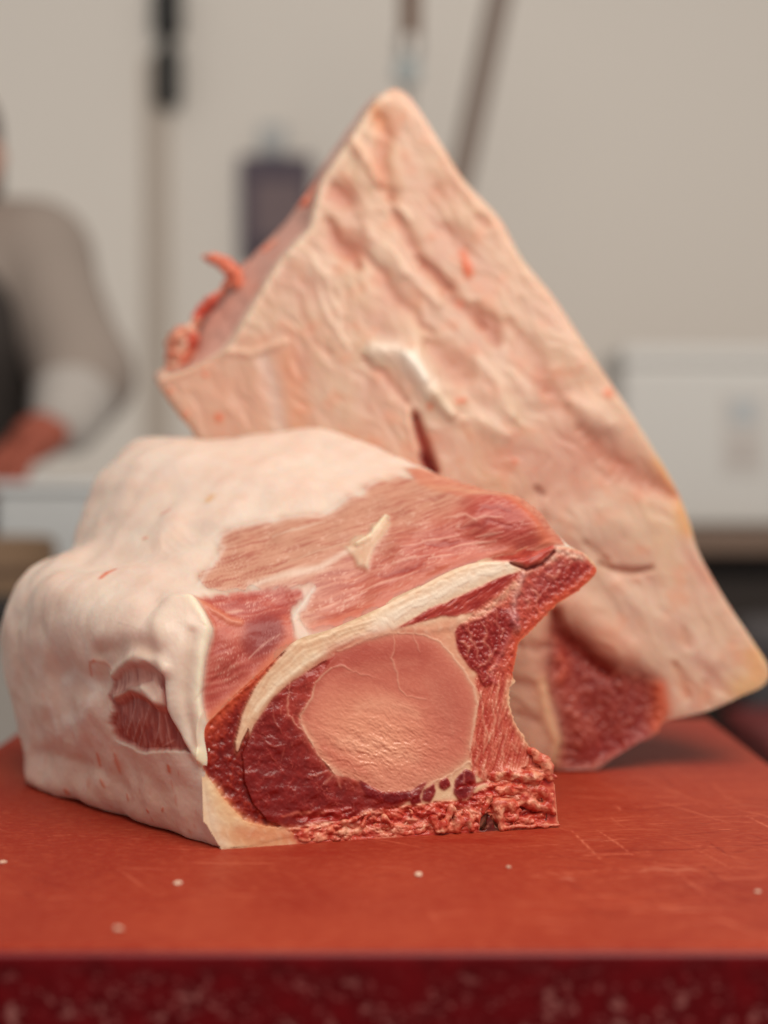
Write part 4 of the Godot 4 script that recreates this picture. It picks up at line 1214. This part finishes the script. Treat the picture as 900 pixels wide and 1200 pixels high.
				8:
					var n1 := grain.get_noise_3d(u * 7.0, v * 13.0, 43.0)
					var n2 := grain.get_noise_3d(u * 28.0, v * 34.0, 48.0)
					c = c.lerp(rgb(234, 178, 150), clampf(n1 * 0.9 + n2 * 0.3, 0, 0.6)).lerp(rgb(160, 44, 40), clampf(-n1 * 0.8 - n2 * 0.2, 0, 0.5))
					up = 0.0018 * n1 + 0.0004 * n2
				9:
					var n1 := grain.get_noise_3d((u * 0.85 - v * 0.5) * 5.0, (v * 0.85 + u * 0.5) * 22.0, 53.0)
					c = c.lerp(rgb(208, 120, 100), clampf(n1 * 0.8, 0, 0.45)).lerp(rgb(116, 24, 26), clampf(-n1 * 0.7, 0, 0.4))
					up = 0.0005 * n1
				_:
					var n1 := grain.get_noise_3d(u * 10.0, v * 10.0, 63.0)
					c = c.lerp(rgb(240, 220, 196), clampf(n1 * 0.4, 0, 0.25)).lerp(rgb(214, 156, 122), clampf(-n1 * 0.4, 0, 0.25))
					up = 0.00022 * n1
			if s.id[k] >= 3 and s.id[k] <= 9:
				var deep_ := clampf((c.r - c.g) * 2.6 - 0.3, 0.0, 1.0)
				c = c.lerp(Color(c.r * 0.95, c.g * 0.72, c.b * 0.70), deep_)
			s.c[k] = c
			s.z[k] = (s.z[k] + up) * fade.m[j * fade.w + i]
	var q := s.moved()
	var nn := Sheet.normals(q, s.w, s.h, false, -1.0)
	for k in q.size(): q[k] -= o.position
	# one part number per cell: that of any of its corners that lies inside
	var cellid := PackedByteArray()
	cellid.resize(s.w * s.h)
	for k in s.w * (s.h - 1) - 1:
		cellid[k] = s.id[k] if s.id[k] else s.id[k + 1] if s.id[k + 1] else s.id[k + s.w] if s.id[k + s.w] else s.id[k + s.w + 1]
	var pale := flesh("pale loin meat", 0.28, 0.5, 60.0, 0.0, 0.5, 0.07)
	var deep := flesh("dark meat", 0.3, 0.4, 60.0, 0.0, 0.25, 0.07)
	var fat := flesh("seam fat", 0.45, 0.3, 45.0, 0.0, 0.15, 0.06)
	for r in [[1, "fat_seam", fat], [2, "eye_muscle", pale], [3, "dark_muscle", deep], [4, "side_muscle", deep], [5, "marbled_muscle", deep], [6, "rib_end", deep], [7, "sinew", deep], [8, "ragged_edge", flesh("torn edge", 0.34, 0.3, 60.0, 0.0, 0.25, 0.06)], [9, "lean_strip", deep], [10, "fat_corner", fat]]:
		put(r[1], s.shape(q, nn, func(k): return cellid[k] == r[0]), r[2], o)
	# torn shreds that hang out of the cut
	var torn := flesh("torn meat", 0.34, 0.3, 60.0, 0.0, 0.25, 0.06)
	var edge_part := o.get_node("ragged_edge")
	var tones := [rgb(224, 142, 114), rgb(186, 60, 46), rgb(232, 182, 150), rgb(206, 92, 70)]
	var tint := func(p: Vector3):
		var a := 0.5 + 1.3 * gz(p, 6.0)
		var c: Color = tones[1].lerp(tones[0], clampf(a, 0, 1))
		return c.lerp(tones[2], clampf(gz(p + Vector3(0.1, 0, 0), 9.0) * 1.6 - 0.1, 0, 0.8)).lerp(rgb(150, 34, 30), clampf(gz(p + Vector3(0, 0.1, 0), 7.0) * 1.4 - 0.2, 0, 0.8))
	var mm := 0.000415
	var spots := func(called: String, n: int, box: Rect2, lean_: float, seg: float, r0: float, r1: float, extra: Array):
		# a tangle of torn strands that run into one another
		var bones := []
		for k in n:
			var x := rng.randf_range(box.position.x, box.end.x)
			var y := rng.randf_range(box.position.y, box.end.y) - lean_ * (x - box.position.x)
			var ang := rng.randf_range(-0.5, 0.4)
			var depth := rng.randf_range(-0.0026, 0.0004)
			var p := hit(x, y, pl) + pl.normal * depth
			var r := rng.randf_range(r0, r1) * mm
			for s2 in rng.randi_range(2, 4):
				ang += rng.randf_range(-0.6, 0.6)
				x += cos(ang) * seg * rng.randf_range(0.6, 1.3)
				y += sin(ang) * seg * 0.5
				depth = clampf(depth + rng.randf_range(-0.0010, 0.0010), -0.002, 0.0022)
				var q2 := hit(clampf(x, 336, 650), y, pl) + pl.normal * depth
				var re := r * rng.randf_range(0.55, 1.15)
				bones.append([p, q2, r, re])
				p = q2
				r = re
		for e in extra: bones.append([hit(e[0], e[1], pl) + pl.normal * 0.0006, hit(e[2], e[3], pl) + pl.normal * 0.0008, e[4] * mm, e[5] * mm])
		for bn in bones:
			for e in 2: bn[e].y = maxf(bn[e].y, bn[2 + e] + 0.0004)
		var st := SurfaceTool.new()
		st.begin(Mesh.PRIMITIVE_TRIANGLES)
		bones_mesh(st, bones, 0.0006, 0.0018, tint, 0.0009)
		st.index()
		put(called, st.commit(), torn, edge_part, -o.position)
	spots.call("torn_strip", 30, Rect2(346, 974, 185, 10), 0.05, 13.0, 1.4, 3.6, [[505, 960, 512, 974, 4, 3], [520, 966, 517, 979, 5, 4], [536, 958, 534, 972, 5, 4], [548, 954, 552, 974, 5, 3], [560, 958, 561, 976, 3, 1.5], [430, 955, 424, 968, 4, 3], [450, 958, 458, 968, 4, 3], [528, 948, 520, 966, 5, 4]])
	spots.call("bone_stub", 26, Rect2(568, 904, 62, 58), -0.02, 9.0, 2.4, 7.0, [[588, 972, 640, 968, 3, 2], [640, 968, 655, 967, 2, 0.8], [630, 890, 642, 898, 6, 6], [642, 900, 643, 912, 6, 4], [636, 925, 642, 938, 5, 4], [640, 946, 648, 952, 5, 3], [622, 880, 640, 890, 4, 5], [648, 952, 653, 956, 3, 1], [596, 906, 626, 914, 4, 4], [572, 935, 566, 952, 5, 3], [584, 950, 586, 970, 5, 4]])

# ---------------------------------------------------------------- the tall joint behind: a wedge standing on its point
func rear_joint() -> void:
	var per := 48.0
	var e0 := [462, 104, 478, 112, 497, 138, 520, 174, 545, 213, 585, 256, 612, 303, 650, 350, 690, 410, 715, 447, 740, 485, 765, 525, 792, 572, 808, 612, 820, 650, 850, 703, 880, 748, 901, 783, 895, 803, 868, 816, 830, 833, 785, 843, 776, 848, 765, 858, 735, 878, 700, 898, 668, 908, 620, 905, 540, 897, 450, 870, 360, 760, 290, 640, 232, 518, 208, 485, 186, 452, 191, 442, 222, 431, 262, 411, 285, 375, 303, 345, 325, 308, 345, 285, 361, 268, 366, 248, 378, 210, 410, 162, 432, 128, 448, 111]
	var pl := Plane(at(187, 452, 0.893), at(899, 790, 0.8557), at(462, 105, 0.931))
	if pl.normal.z < 0: pl = -pl
	var edge := []
	var ekeys := []
	for k in range(0, e0.size(), 2):
		edge.append(hit(e0[k], e0[k + 1], pl))
		ekeys.append(k / 2)
	var mid := hit(520, 540, pl)
	# outlines further back; on the left the lean cut face shows between the first two
	var lean_side := {34: [194, 447], 35: [203, 434], 36: [226, 420], 37: [231, 376], 38: [256, 343], 39: [281, 315], 40: [307, 290], 41: [330, 267], 42: [342, 252], 43: [354, 236], 44: [372, 206], 45: [398, 167], 46: [425, 131], 47: [446, 112]}
	var b1 := []
	var b2 := []
	var b3 := []
	for k in 48:
		var p: Vector3 = edge[k]
		var inward: Vector3 = (mid - p).normalized()
		b1.append(at(lean_side[k][0], lean_side[k][1], (p - EYE).length() + 0.055) if lean_side.has(k) else p + inward * 0.010 + Vector3(0, 0, -0.05))
		b2.append(p.lerp(mid, 0.3) + Vector3(0, 0, -0.115))
		b3.append(p.lerp(mid, 0.6) + Vector3(0, 0, -0.15))
	var outline := PackedVector3Array()
	for i in 1440: outline.append(ring(ekeys, edge, i / 30.0, per))
	# --- the broad face
	var s := flat_over(pl, outline, 0.00095)
	var fade := trim(s, outline)
	var P := func(nums: Array): return pix(s, pl, nums)
	var base := rgb(206, 169, 149)
	var pinkish := rgb(201, 152, 134)
	var yellow := rgb(214, 181, 153)
	var pale := rgb(225, 198, 178)
	var dir := Vector2(0.52, 0.85)
	var gm := s.g(mid)
	for j in s.h:
		for i in s.w:
			var k := j * s.w + i
			var u := i * 0.95
			var v := j * 0.95
			var a := u * dir.x + v * dir.y
			var b := v * dir.x - u * dir.y
			var big := coarse.get_noise_2d(u * 1.7, v * 1.7)
			var warp := 9.0 * coarse.get_noise_2d(u * 2.4 + 300, v * 2.4)
			var fold := grain.get_noise_3d(a * 0.5, (b + warp) * 1.4, 4)
			var wr := grain.get_noise_3d(a * 2.0, (b + warp) * 4.6, 14)
			var fine := grain.get_noise_3d(u * 13, v * 13, 24)
			var ridge := 1.0 - absf(grain.get_noise_3d(a * 1.3, (b + warp) * 2.8, 44)) * 2.4
			var right := clampf((u - 250.0) / 120.0, 0, 1)
			var col := base.lerp(pinkish, clampf(0.45 + 1.1 * big - 0.5 * right, 0, 1)).lerp(yellow, clampf(0.2 + 0.9 * fold + 0.25 * right, 0, 0.8))
			col = col.lerp(pale, clampf(wr * 0.35 + 0.1 * right, 0, 0.4)).lerp(rgb(196, 128, 108), clampf(-fold * 0.4 - wr * 0.18 - 0.08, 0, 0.35))
			col = col.lerp(rgb(216, 140, 112), clampf(coarse.get_noise_2d(u * 4.0 + 800, v * 4.0) * 0.8 - 0.12, 0, 0.35))
			s.c[k] = col
			var far := Vector2(i, j).distance_to(gm) * 0.95
			s.z[k] = 0.019 * exp(-pow(far / 120.0, 2.0)) + 0.0015 * fold + 0.0004 * wr + 0.0001 * fine + 0.0005 * clampf(ridge, -0.4, 1.0) * (1.0 - 0.5 * right)
	# pale rounded rim on the left ridge and the right edge
	s.paint(s.stroke(P.call([264, 413, 287, 377, 305, 347, 327, 311, 347, 289, 364, 271, 369, 249, 381, 212, 413, 165, 434, 133, 451, 116]), 0.0042), rgb(234, 206, 184), 0.85, 0.0016)
	s.paint(s.stroke(P.call([470, 118, 494, 145, 517, 180, 541, 218, 580, 260, 606, 305]), 0.0060), rgb(226, 196, 172), 0.55, 0.0008)
	s.paint(s.stroke(P.call([606, 305, 644, 356, 684, 414, 735, 488, 786, 575]), 0.0090), rgb(222, 192, 166), 0.5, 0.0006)
	s.paint(s.stroke(P.call([775, 545, 795, 585, 806, 622]), 0.0070), rgb(222, 166, 104), 0.6)
	s.paint(s.stroke(P.call([886, 770, 889, 795, 862, 812]), 0.0080), rgb(220, 172, 116), 0.6)
	s.paint(s.stroke(P.call([190, 446, 222, 435, 262, 414, 295, 418, 335, 404]), 0.0026), rgb(228, 194, 170), 0.7, 0.0018)
	# lower left rind end
	s.paint(s.fill(P.call([188, 452, 222, 436, 262, 416, 330, 408, 345, 520, 240, 520]), 12), rgb(210, 160, 138), 0.75)
	s.paint(s.stroke(P.call([310, 425, 322, 455, 328, 490, 332, 510]), 0.0052), rgb(206, 178, 168), 0.6, -0.0008)
	s.paint(s.stroke(P.call([338, 420, 346, 460, 352, 505]), 0.0072), rgb(216, 146, 114), 0.55)
	# fold below the apex
	s.paint(s.stroke(P.call([414, 168, 424, 180, 436, 198, 444, 216]), 0.0042), rgb(230, 192, 166), 0.7, 0.0036)
	s.paint(s.stroke(P.call([446, 140, 452, 160, 446, 190, 452, 222, 460, 232]), 0.0052), rgb(200, 128, 104), 0.65, -0.0026)
	s.paint(s.stroke(P.call([440, 130, 446, 150]), 0.0050), rgb(220, 146, 104), 0.6)
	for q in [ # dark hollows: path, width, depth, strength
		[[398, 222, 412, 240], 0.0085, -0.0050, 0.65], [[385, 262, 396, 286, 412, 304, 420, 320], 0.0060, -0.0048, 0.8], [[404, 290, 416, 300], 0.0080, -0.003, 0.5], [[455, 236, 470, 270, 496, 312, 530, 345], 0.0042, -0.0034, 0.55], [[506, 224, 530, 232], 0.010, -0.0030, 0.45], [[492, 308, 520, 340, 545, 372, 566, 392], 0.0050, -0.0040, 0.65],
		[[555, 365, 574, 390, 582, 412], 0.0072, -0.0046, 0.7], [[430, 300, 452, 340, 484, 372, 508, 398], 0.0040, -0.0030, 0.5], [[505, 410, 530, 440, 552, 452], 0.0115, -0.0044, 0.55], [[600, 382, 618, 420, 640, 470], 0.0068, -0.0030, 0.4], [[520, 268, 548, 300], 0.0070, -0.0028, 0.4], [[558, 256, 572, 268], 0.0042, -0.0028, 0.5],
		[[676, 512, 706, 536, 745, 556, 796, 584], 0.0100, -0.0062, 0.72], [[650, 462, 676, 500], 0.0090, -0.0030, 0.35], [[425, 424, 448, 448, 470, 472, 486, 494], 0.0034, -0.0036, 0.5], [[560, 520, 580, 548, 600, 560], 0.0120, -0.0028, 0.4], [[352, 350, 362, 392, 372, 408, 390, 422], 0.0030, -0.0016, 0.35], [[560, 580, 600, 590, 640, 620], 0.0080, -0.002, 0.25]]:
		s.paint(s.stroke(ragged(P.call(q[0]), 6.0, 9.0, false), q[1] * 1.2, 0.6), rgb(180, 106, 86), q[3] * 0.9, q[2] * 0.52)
	for q in [ # raised pale folds
		[[430, 268, 446, 296, 474, 330], 0.0068, 0.0030, 0.4], [[462, 300, 490, 336, 516, 366], 0.0056, 0.0026, 0.4], [[340, 300, 365, 312, 385, 330], 0.0100, 0.0030, 0.5], [[370, 340, 384, 380, 408, 412], 0.0024, 0.0020, 0.7], [[384, 330, 394, 372, 398, 400], 0.0020, 0.0016, 0.6], [[392, 402, 410, 418], 0.0028, 0.0014, 0.6], [[560, 430, 575, 460, 600, 500], 0.0060, 0.0024, 0.45], [[598, 440, 620, 480], 0.0052, 0.002, 0.4], [[668, 476, 690, 494, 720, 506], 0.0100, 0.0056, 0.5],
		[[618, 330, 650, 380, 680, 440], 0.0120, 0.0030, 0.3], [[470, 290, 484, 306, 490, 320], 0.0030, 0.0020, 0.5], [[538, 500, 570, 508, 596, 520], 0.0060, 0.0024, 0.5], [[620, 600, 680, 610, 740, 620], 0.0120, 0.0024, 0.3], [[720, 690, 780, 730, 840, 780], 0.0140, 0.0030, 0.4], [[455, 240, 472, 250, 480, 262], 0.0028, 0.0018, 0.5]]:
		s.paint(s.stroke(ragged(P.call(q[0]), 6.0, 9.0, false), q[1] * 1.1, 0.6), pale, q[3], q[2] * 0.65)
	# shining white gristle and the red slit beside it
	s.paint(s.stroke(P.call([440, 416, 462, 418, 480, 428, 494, 448, 508, 472]), 0.0082, 0.2), rgb(234, 214, 196), 0.8, 0.0042, 4)
	s.paint(s.stroke(P.call([474, 424, 488, 440, 498, 458]), 0.0034, 0.3), rgb(242, 230, 218), 0.9, 0.0016, 4)
	s.paint(s.stroke(P.call([510, 474, 520, 486, 530, 497]), 0.0036, 0.2), rgb(236, 214, 190), 0.8, 0.0040, 4)
	s.paint(s.stroke(P.call([486, 496, 492, 518, 500, 540, 510, 562]), 0.0036, 0.35), rgb(156, 54, 44), 0.9, -0.0075)
	s.paint(s.stroke(P.call([494, 540, 504, 560]), 0.0030, 0.2), rgb(110, 26, 24), 0.9, -0.004)
	s.paint(s.stroke(P.call([478, 486, 480, 510, 490, 540]), 0.0028), rgb(224, 182, 160), 0.7, 0.0016)
	# thin creases, lower right
	s.paint(s.stroke(P.call([700, 662, 716, 668, 738, 672, 764, 667]), 0.0022, 0.5), rgb(170, 110, 90), 0.7, -0.0030)
	s.paint(s.stroke(P.call([684, 640, 700, 655, 712, 660]), 0.0040, 0.5), rgb(190, 140, 118), 0.4, -0.0020)
	s.paint(s.stroke(P.call([626, 578, 634, 586]), 0.0030, 0.4), rgb(150, 92, 72), 0.8, -0.0020)
	for q in [[[790, 780, 800, 800, 806, 820], 0.004, 0.5], [[800, 740, 806, 760], 0.004, 0.35], [[826, 800, 830, 828], 0.004, 0.3]]:
		s.paint(s.stroke(P.call(q[0]), q[1], 0.5), rgb(196, 130, 104), q[2], -0.0012)
	# the rolled nose of fat, the deep fold and the raw meat under it
	s.paint(s.fill(P.call([596, 730, 640, 700, 668, 712, 650, 760, 640, 800, 655, 870, 650, 900, 600, 905]), 6), rgb(214, 164, 138), 0.7, 0.003)
	s.paint(s.stroke(P.call([662, 706, 684, 722, 706, 742, 740, 768]), 0.0105), rgb(212, 158, 134), 0.5, 0.0040)
	s.paint(s.stroke(P.call([648, 722, 652, 740, 668, 756, 690, 774, 716, 790]), 0.0062, 0.4), rgb(142, 58, 46), 0.85, -0.0052)
	var raw := s.fill(ragged(P.call([650, 730, 672, 750, 694, 768, 722, 782, 750, 790, 770, 798, 776, 846, 764, 860, 735, 880, 700, 900, 668, 910, 640, 908, 652, 886, 660, 860, 652, 830, 640, 806, 646, 772]), 7.0), 6)
	s.paint(raw, rgb(134, 48, 41), 1.0, -0.0046, 3)
	s.paint(s.stroke(P.call([772, 806, 776, 830, 768, 854]), 0.0050), rgb(206, 92, 62), 0.8, 0.0016)
	s.paint(s.stroke(P.call([655, 800, 672, 840, 690, 870]), 0.008), rgb(182, 90, 74), 0.5, 0.002)
	s.paint(s.stroke(P.call([690, 885, 720, 876, 756, 858]), 0.0060), rgb(132, 34, 34), 0.7)
	s.paint(s.stroke(P.call([654, 768, 660, 784, 656, 798]), 0.0030), rgb(196, 92, 70), 0.7, 0.002)
	for q in [[[604, 758, 628, 764, 642, 758], 0.0040], [[600, 800, 622, 806, 640, 800], 0.0042], [[606, 838, 628, 846], 0.0040]]:
		s.paint(s.stroke(P.call(q[0]), q[1], 0.4), rgb(196, 138, 120), 0.45, -0.0011)
	s.paint(s.stroke(P.call([634, 800, 640, 836, 652, 870, 648, 894]), 0.0040), rgb(226, 180, 140), 0.7, 0.0022)
	# spots
	for q in [[[542, 298, 546, 314, 549, 328], 0.0030, 0.75], [[545, 316, 551, 320], 0.0036, 0.6], [[709, 463, 712, 467], 0.0034, 0.6], [[538, 196, 541, 201], 0.0030, 0.8], [[256, 490, 259, 493], 0.0026, 0.75], [[536, 360, 540, 364], 0.0022, 0.5], [[240, 440, 243, 442], 0.0016, 0.6], [[200, 458, 203, 461], 0.0018, 0.5], [[218, 485, 221, 490], 0.0018, 0.4], [[534, 480, 544, 478], 0.0022, 0.6], [[599, 546, 603, 548], 0.002, 0.5], [[502, 484, 505, 488], 0.002, 0.6]]:
		s.paint(s.stroke(P.call(q[0]), q[1], 0.3), rgb(214, 98, 64), q[2], 0.0006)
	for j in fade.h:
		for i in fade.w:
			var k := (fade.y + j) * s.w + fade.x + i
			if s.id[k] == 3:
				var u := i * 0.95
				var v := j * 0.95
				var n1 := grain.get_noise_3d((u - 0.6 * v) * 7.0, (v + 0.6 * u) * 12.0, 73)
				var n2 := grain.get_noise_3d(u * 16, v * 16, 83)
				s.c[k] = s.c[k].lerp(rgb(204, 124, 102), clampf(n1 * 0.7 + n2 * 0.3, 0, 0.5)).lerp(rgb(112, 28, 28), clampf(-n1 * 0.8, 0, 0.45))
				s.z[k] += 0.0012 * n1 + 0.0008 * n2
			var f := fade.m[j * fade.w + i]
			s.z[k] = s.z[k] * f if s.id[k] > 0 else 0.0
	# --- the sides
	var na := 721
	var nb := 70
	var t := Sheet.new(na, nb)
	for i in na:
		var a := i / 15.0
		var c := []
		for r in [edge, b1, b2, b3]: c.append(ring(ekeys, r, a, per))
		c.push_front((c[0] as Vector3) * 2 - c[1])
		c.append((mid + Vector3(0, 0, -0.155)).lerp(c[-1], 0.02))
		c.append(c[-1])
		for j in nb:
			var b := j / 23.0 if j < 46 else 2.0 + (j - 46) / 12.0
			b = minf(b, 3.99)
			var u := mini(int(b), 3)
			var q: Vector3 = c[u + 1].lerp(c[u + 2], b - u) if b < 1.0 and a > 35.0 else (c[u + 1] as Vector3).cubic_interpolate(c[u + 2], c[u], c[mini(u + 3, 6)], b - u)
			t.p[j * na + i] = q
			var n1 := gz(q, 14.0)
			var fatty := base.lerp(pinkish, clampf(0.4 + n1, 0, 1))
			if a > 35.2 and a < 46.6 and b < 1.0:
				var inn := clampf(b * 12.0, 0, 1)
				var lean_c := rgb(204, 146, 132).lerp(rgb(212, 158, 142), clampf(0.35 + gz(q, 5.0), 0, 1))
				lean_c = lean_c.lerp(rgb(200, 92, 70), clampf((b - 0.86) * 5.0 + 0.5 * n1, 0, 0.8))
				t.c[j * na + i] = rgb(232, 204, 182).lerp(lean_c, inn)
				t.id[j * na + i] = 2
			else:
				t.c[j * na + i] = fatty.lerp(rgb(186, 96, 76), clampf((b - 1.0) * 0.6, 0, 0.5))
			t.z[j * na + i] = (0.0012 * n1 + 0.0003 * gz(q, 3.0)) * clampf(b * 6.0, 0, 1)
	t.n = Sheet.normals(t.p, na, nb, true, 1.0)
	var o := thing("tall_pork_joint", "tall triangular pork joint standing on its point behind the near one, wrinkled cream fat", "meat", Vector3.ZERO)
	var foot := at(690, 903)
	o.position = Vector3(foot.x, 0.0, foot.z)
	var skin := flesh("wrinkled fat", 0.46, 0.14, 26.0, 0.32, 0.18, 0.05)
	var lean := flesh("rear lean", 0.45, 0.4, 50.0, 0.0, 0.2, 0.07)
	var q := s.moved()
	var nn := Sheet.normals(q, s.w, s.h, false, -1.0)
	for k in q.size():
		if q[k].y < 0.001: q[k].y = 0.001
		q[k] -= o.position
	var cell := PackedByteArray()
	cell.resize(s.w * s.h)
	for k in s.w * (s.h - 1) - 1:
		cell[k] = s.id[k] if s.id[k] else s.id[k + 1] if s.id[k + 1] else s.id[k + s.w] if s.id[k + s.w] else s.id[k + s.w + 1]
	var whole := s.shape(q, nn, func(k): return cell[k] > 0)
	var qt := t.moved()
	var nt := Sheet.normals(qt, na, nb, true, 1.0)
	for k in qt.size():
		if qt[k].y < 0.001: qt[k].y = 0.001
		qt[k] -= o.position
	t.shape(qt, nt, func(_k): return true, whole)
	put("fat_body", whole, skin, o)
	for k in q.size(): q[k] += nn[k] * 0.0004
	put("gristle", s.shape(q, nn, func(k): return cell[k] == 4), flesh("wet gristle", 0.24, 0.6, 34.0, 0.0, 0.7, 0.06), o)
	put("raw_patch", s.shape(q, nn, func(k): return cell[k] == 3), lean, o)
	for k in qt.size(): qt[k] += nt[k] * 0.0004
	put("lean_side", t.shape(qt, nt, func(k): return t.id[k] == 2 and t.id[k + 1] == 2), lean, o)
	# torn shreds on the back edge of the lean side
	var shred := flesh("torn shred", 0.4, 0.3, 50.0, 0.2, 0.15, 0.07)
	var dd := 0.945
	var curl := []
	var path := [[278, 334, 8], [273, 319, 10], [263, 309, 8.5], [250, 303, 5.5], [238, 301, 2.0]]
	for k in path.size() - 1: curl.append([at(path[k][0], path[k][1], dd), at(path[k + 1][0], path[k + 1][1], dd + 0.003), path[k][2] * 0.00054, path[k + 1][2] * 0.00054])
	var edge_bits := [[265, 334, 258, 344, 5, 5, 0], [256, 344, 244, 356, 4, 6, 1], [246, 352, 236, 364, 6, 4, 1], [238, 362, 230, 376, 6, 5, 1], [232, 372, 226, 386, 5, 5, 2], [222, 388, 204, 394, 9, 6, 3], [206, 394, 198, 404, 7, 5, 3], [224, 398, 206, 414, 9, 7, 2], [216, 412, 198, 420, 9, 5, 3], [226, 410, 222, 428, 5, 6, 0], [214, 424, 198, 432, 7, 6, 2], [228, 392, 226, 412, 3, 3, 1]]
	var capsules := []
	for e in edge_bits: capsules.append([at(e[0], e[1], dd), at(e[2], e[3], dd + 0.004), e[4] * 0.00054, e[5] * 0.00054])
	var tones := [rgb(224, 132, 106), rgb(206, 88, 72), rgb(232, 190, 166), rgb(226, 164, 138)]
	var tint := func(p: Vector3):
		var near := 9.0
		var c: Color = tones[0]
		for k in capsules.size():
			var d2: float = ((capsules[k][0] + capsules[k][1]) / 2.0 as Vector3).distance_squared_to(p)
			if d2 < near:
				near = d2
				c = tones[edge_bits[k][6]]
		return c.lerp(rgb(214, 110, 86), clampf(0.3 + gz(p, 9.0), 0, 0.8))
	for made in [["curled_shred", curl, 0.0014], ["torn_edge", capsules, 0.0022], ["red_scrap", [[at(372, 214, dd), at(358, 236, dd), 0.001, 0.0017], [at(358, 236, dd), at(346, 249, dd), 0.0017, 0.0009]], 0.0006], ["red_scrap", [[at(326, 280, dd), at(308, 294, dd), 0.0009, 0.0014]], 0.0005]]:
		var st := SurfaceTool.new()
		st.begin(Mesh.PRIMITIVE_TRIANGLES)
		bones_mesh(st, made[1], 0.0013, 0.003, tint, made[2])
		st.index()
		put(made[0], st.commit(), shred, o, -o.position)
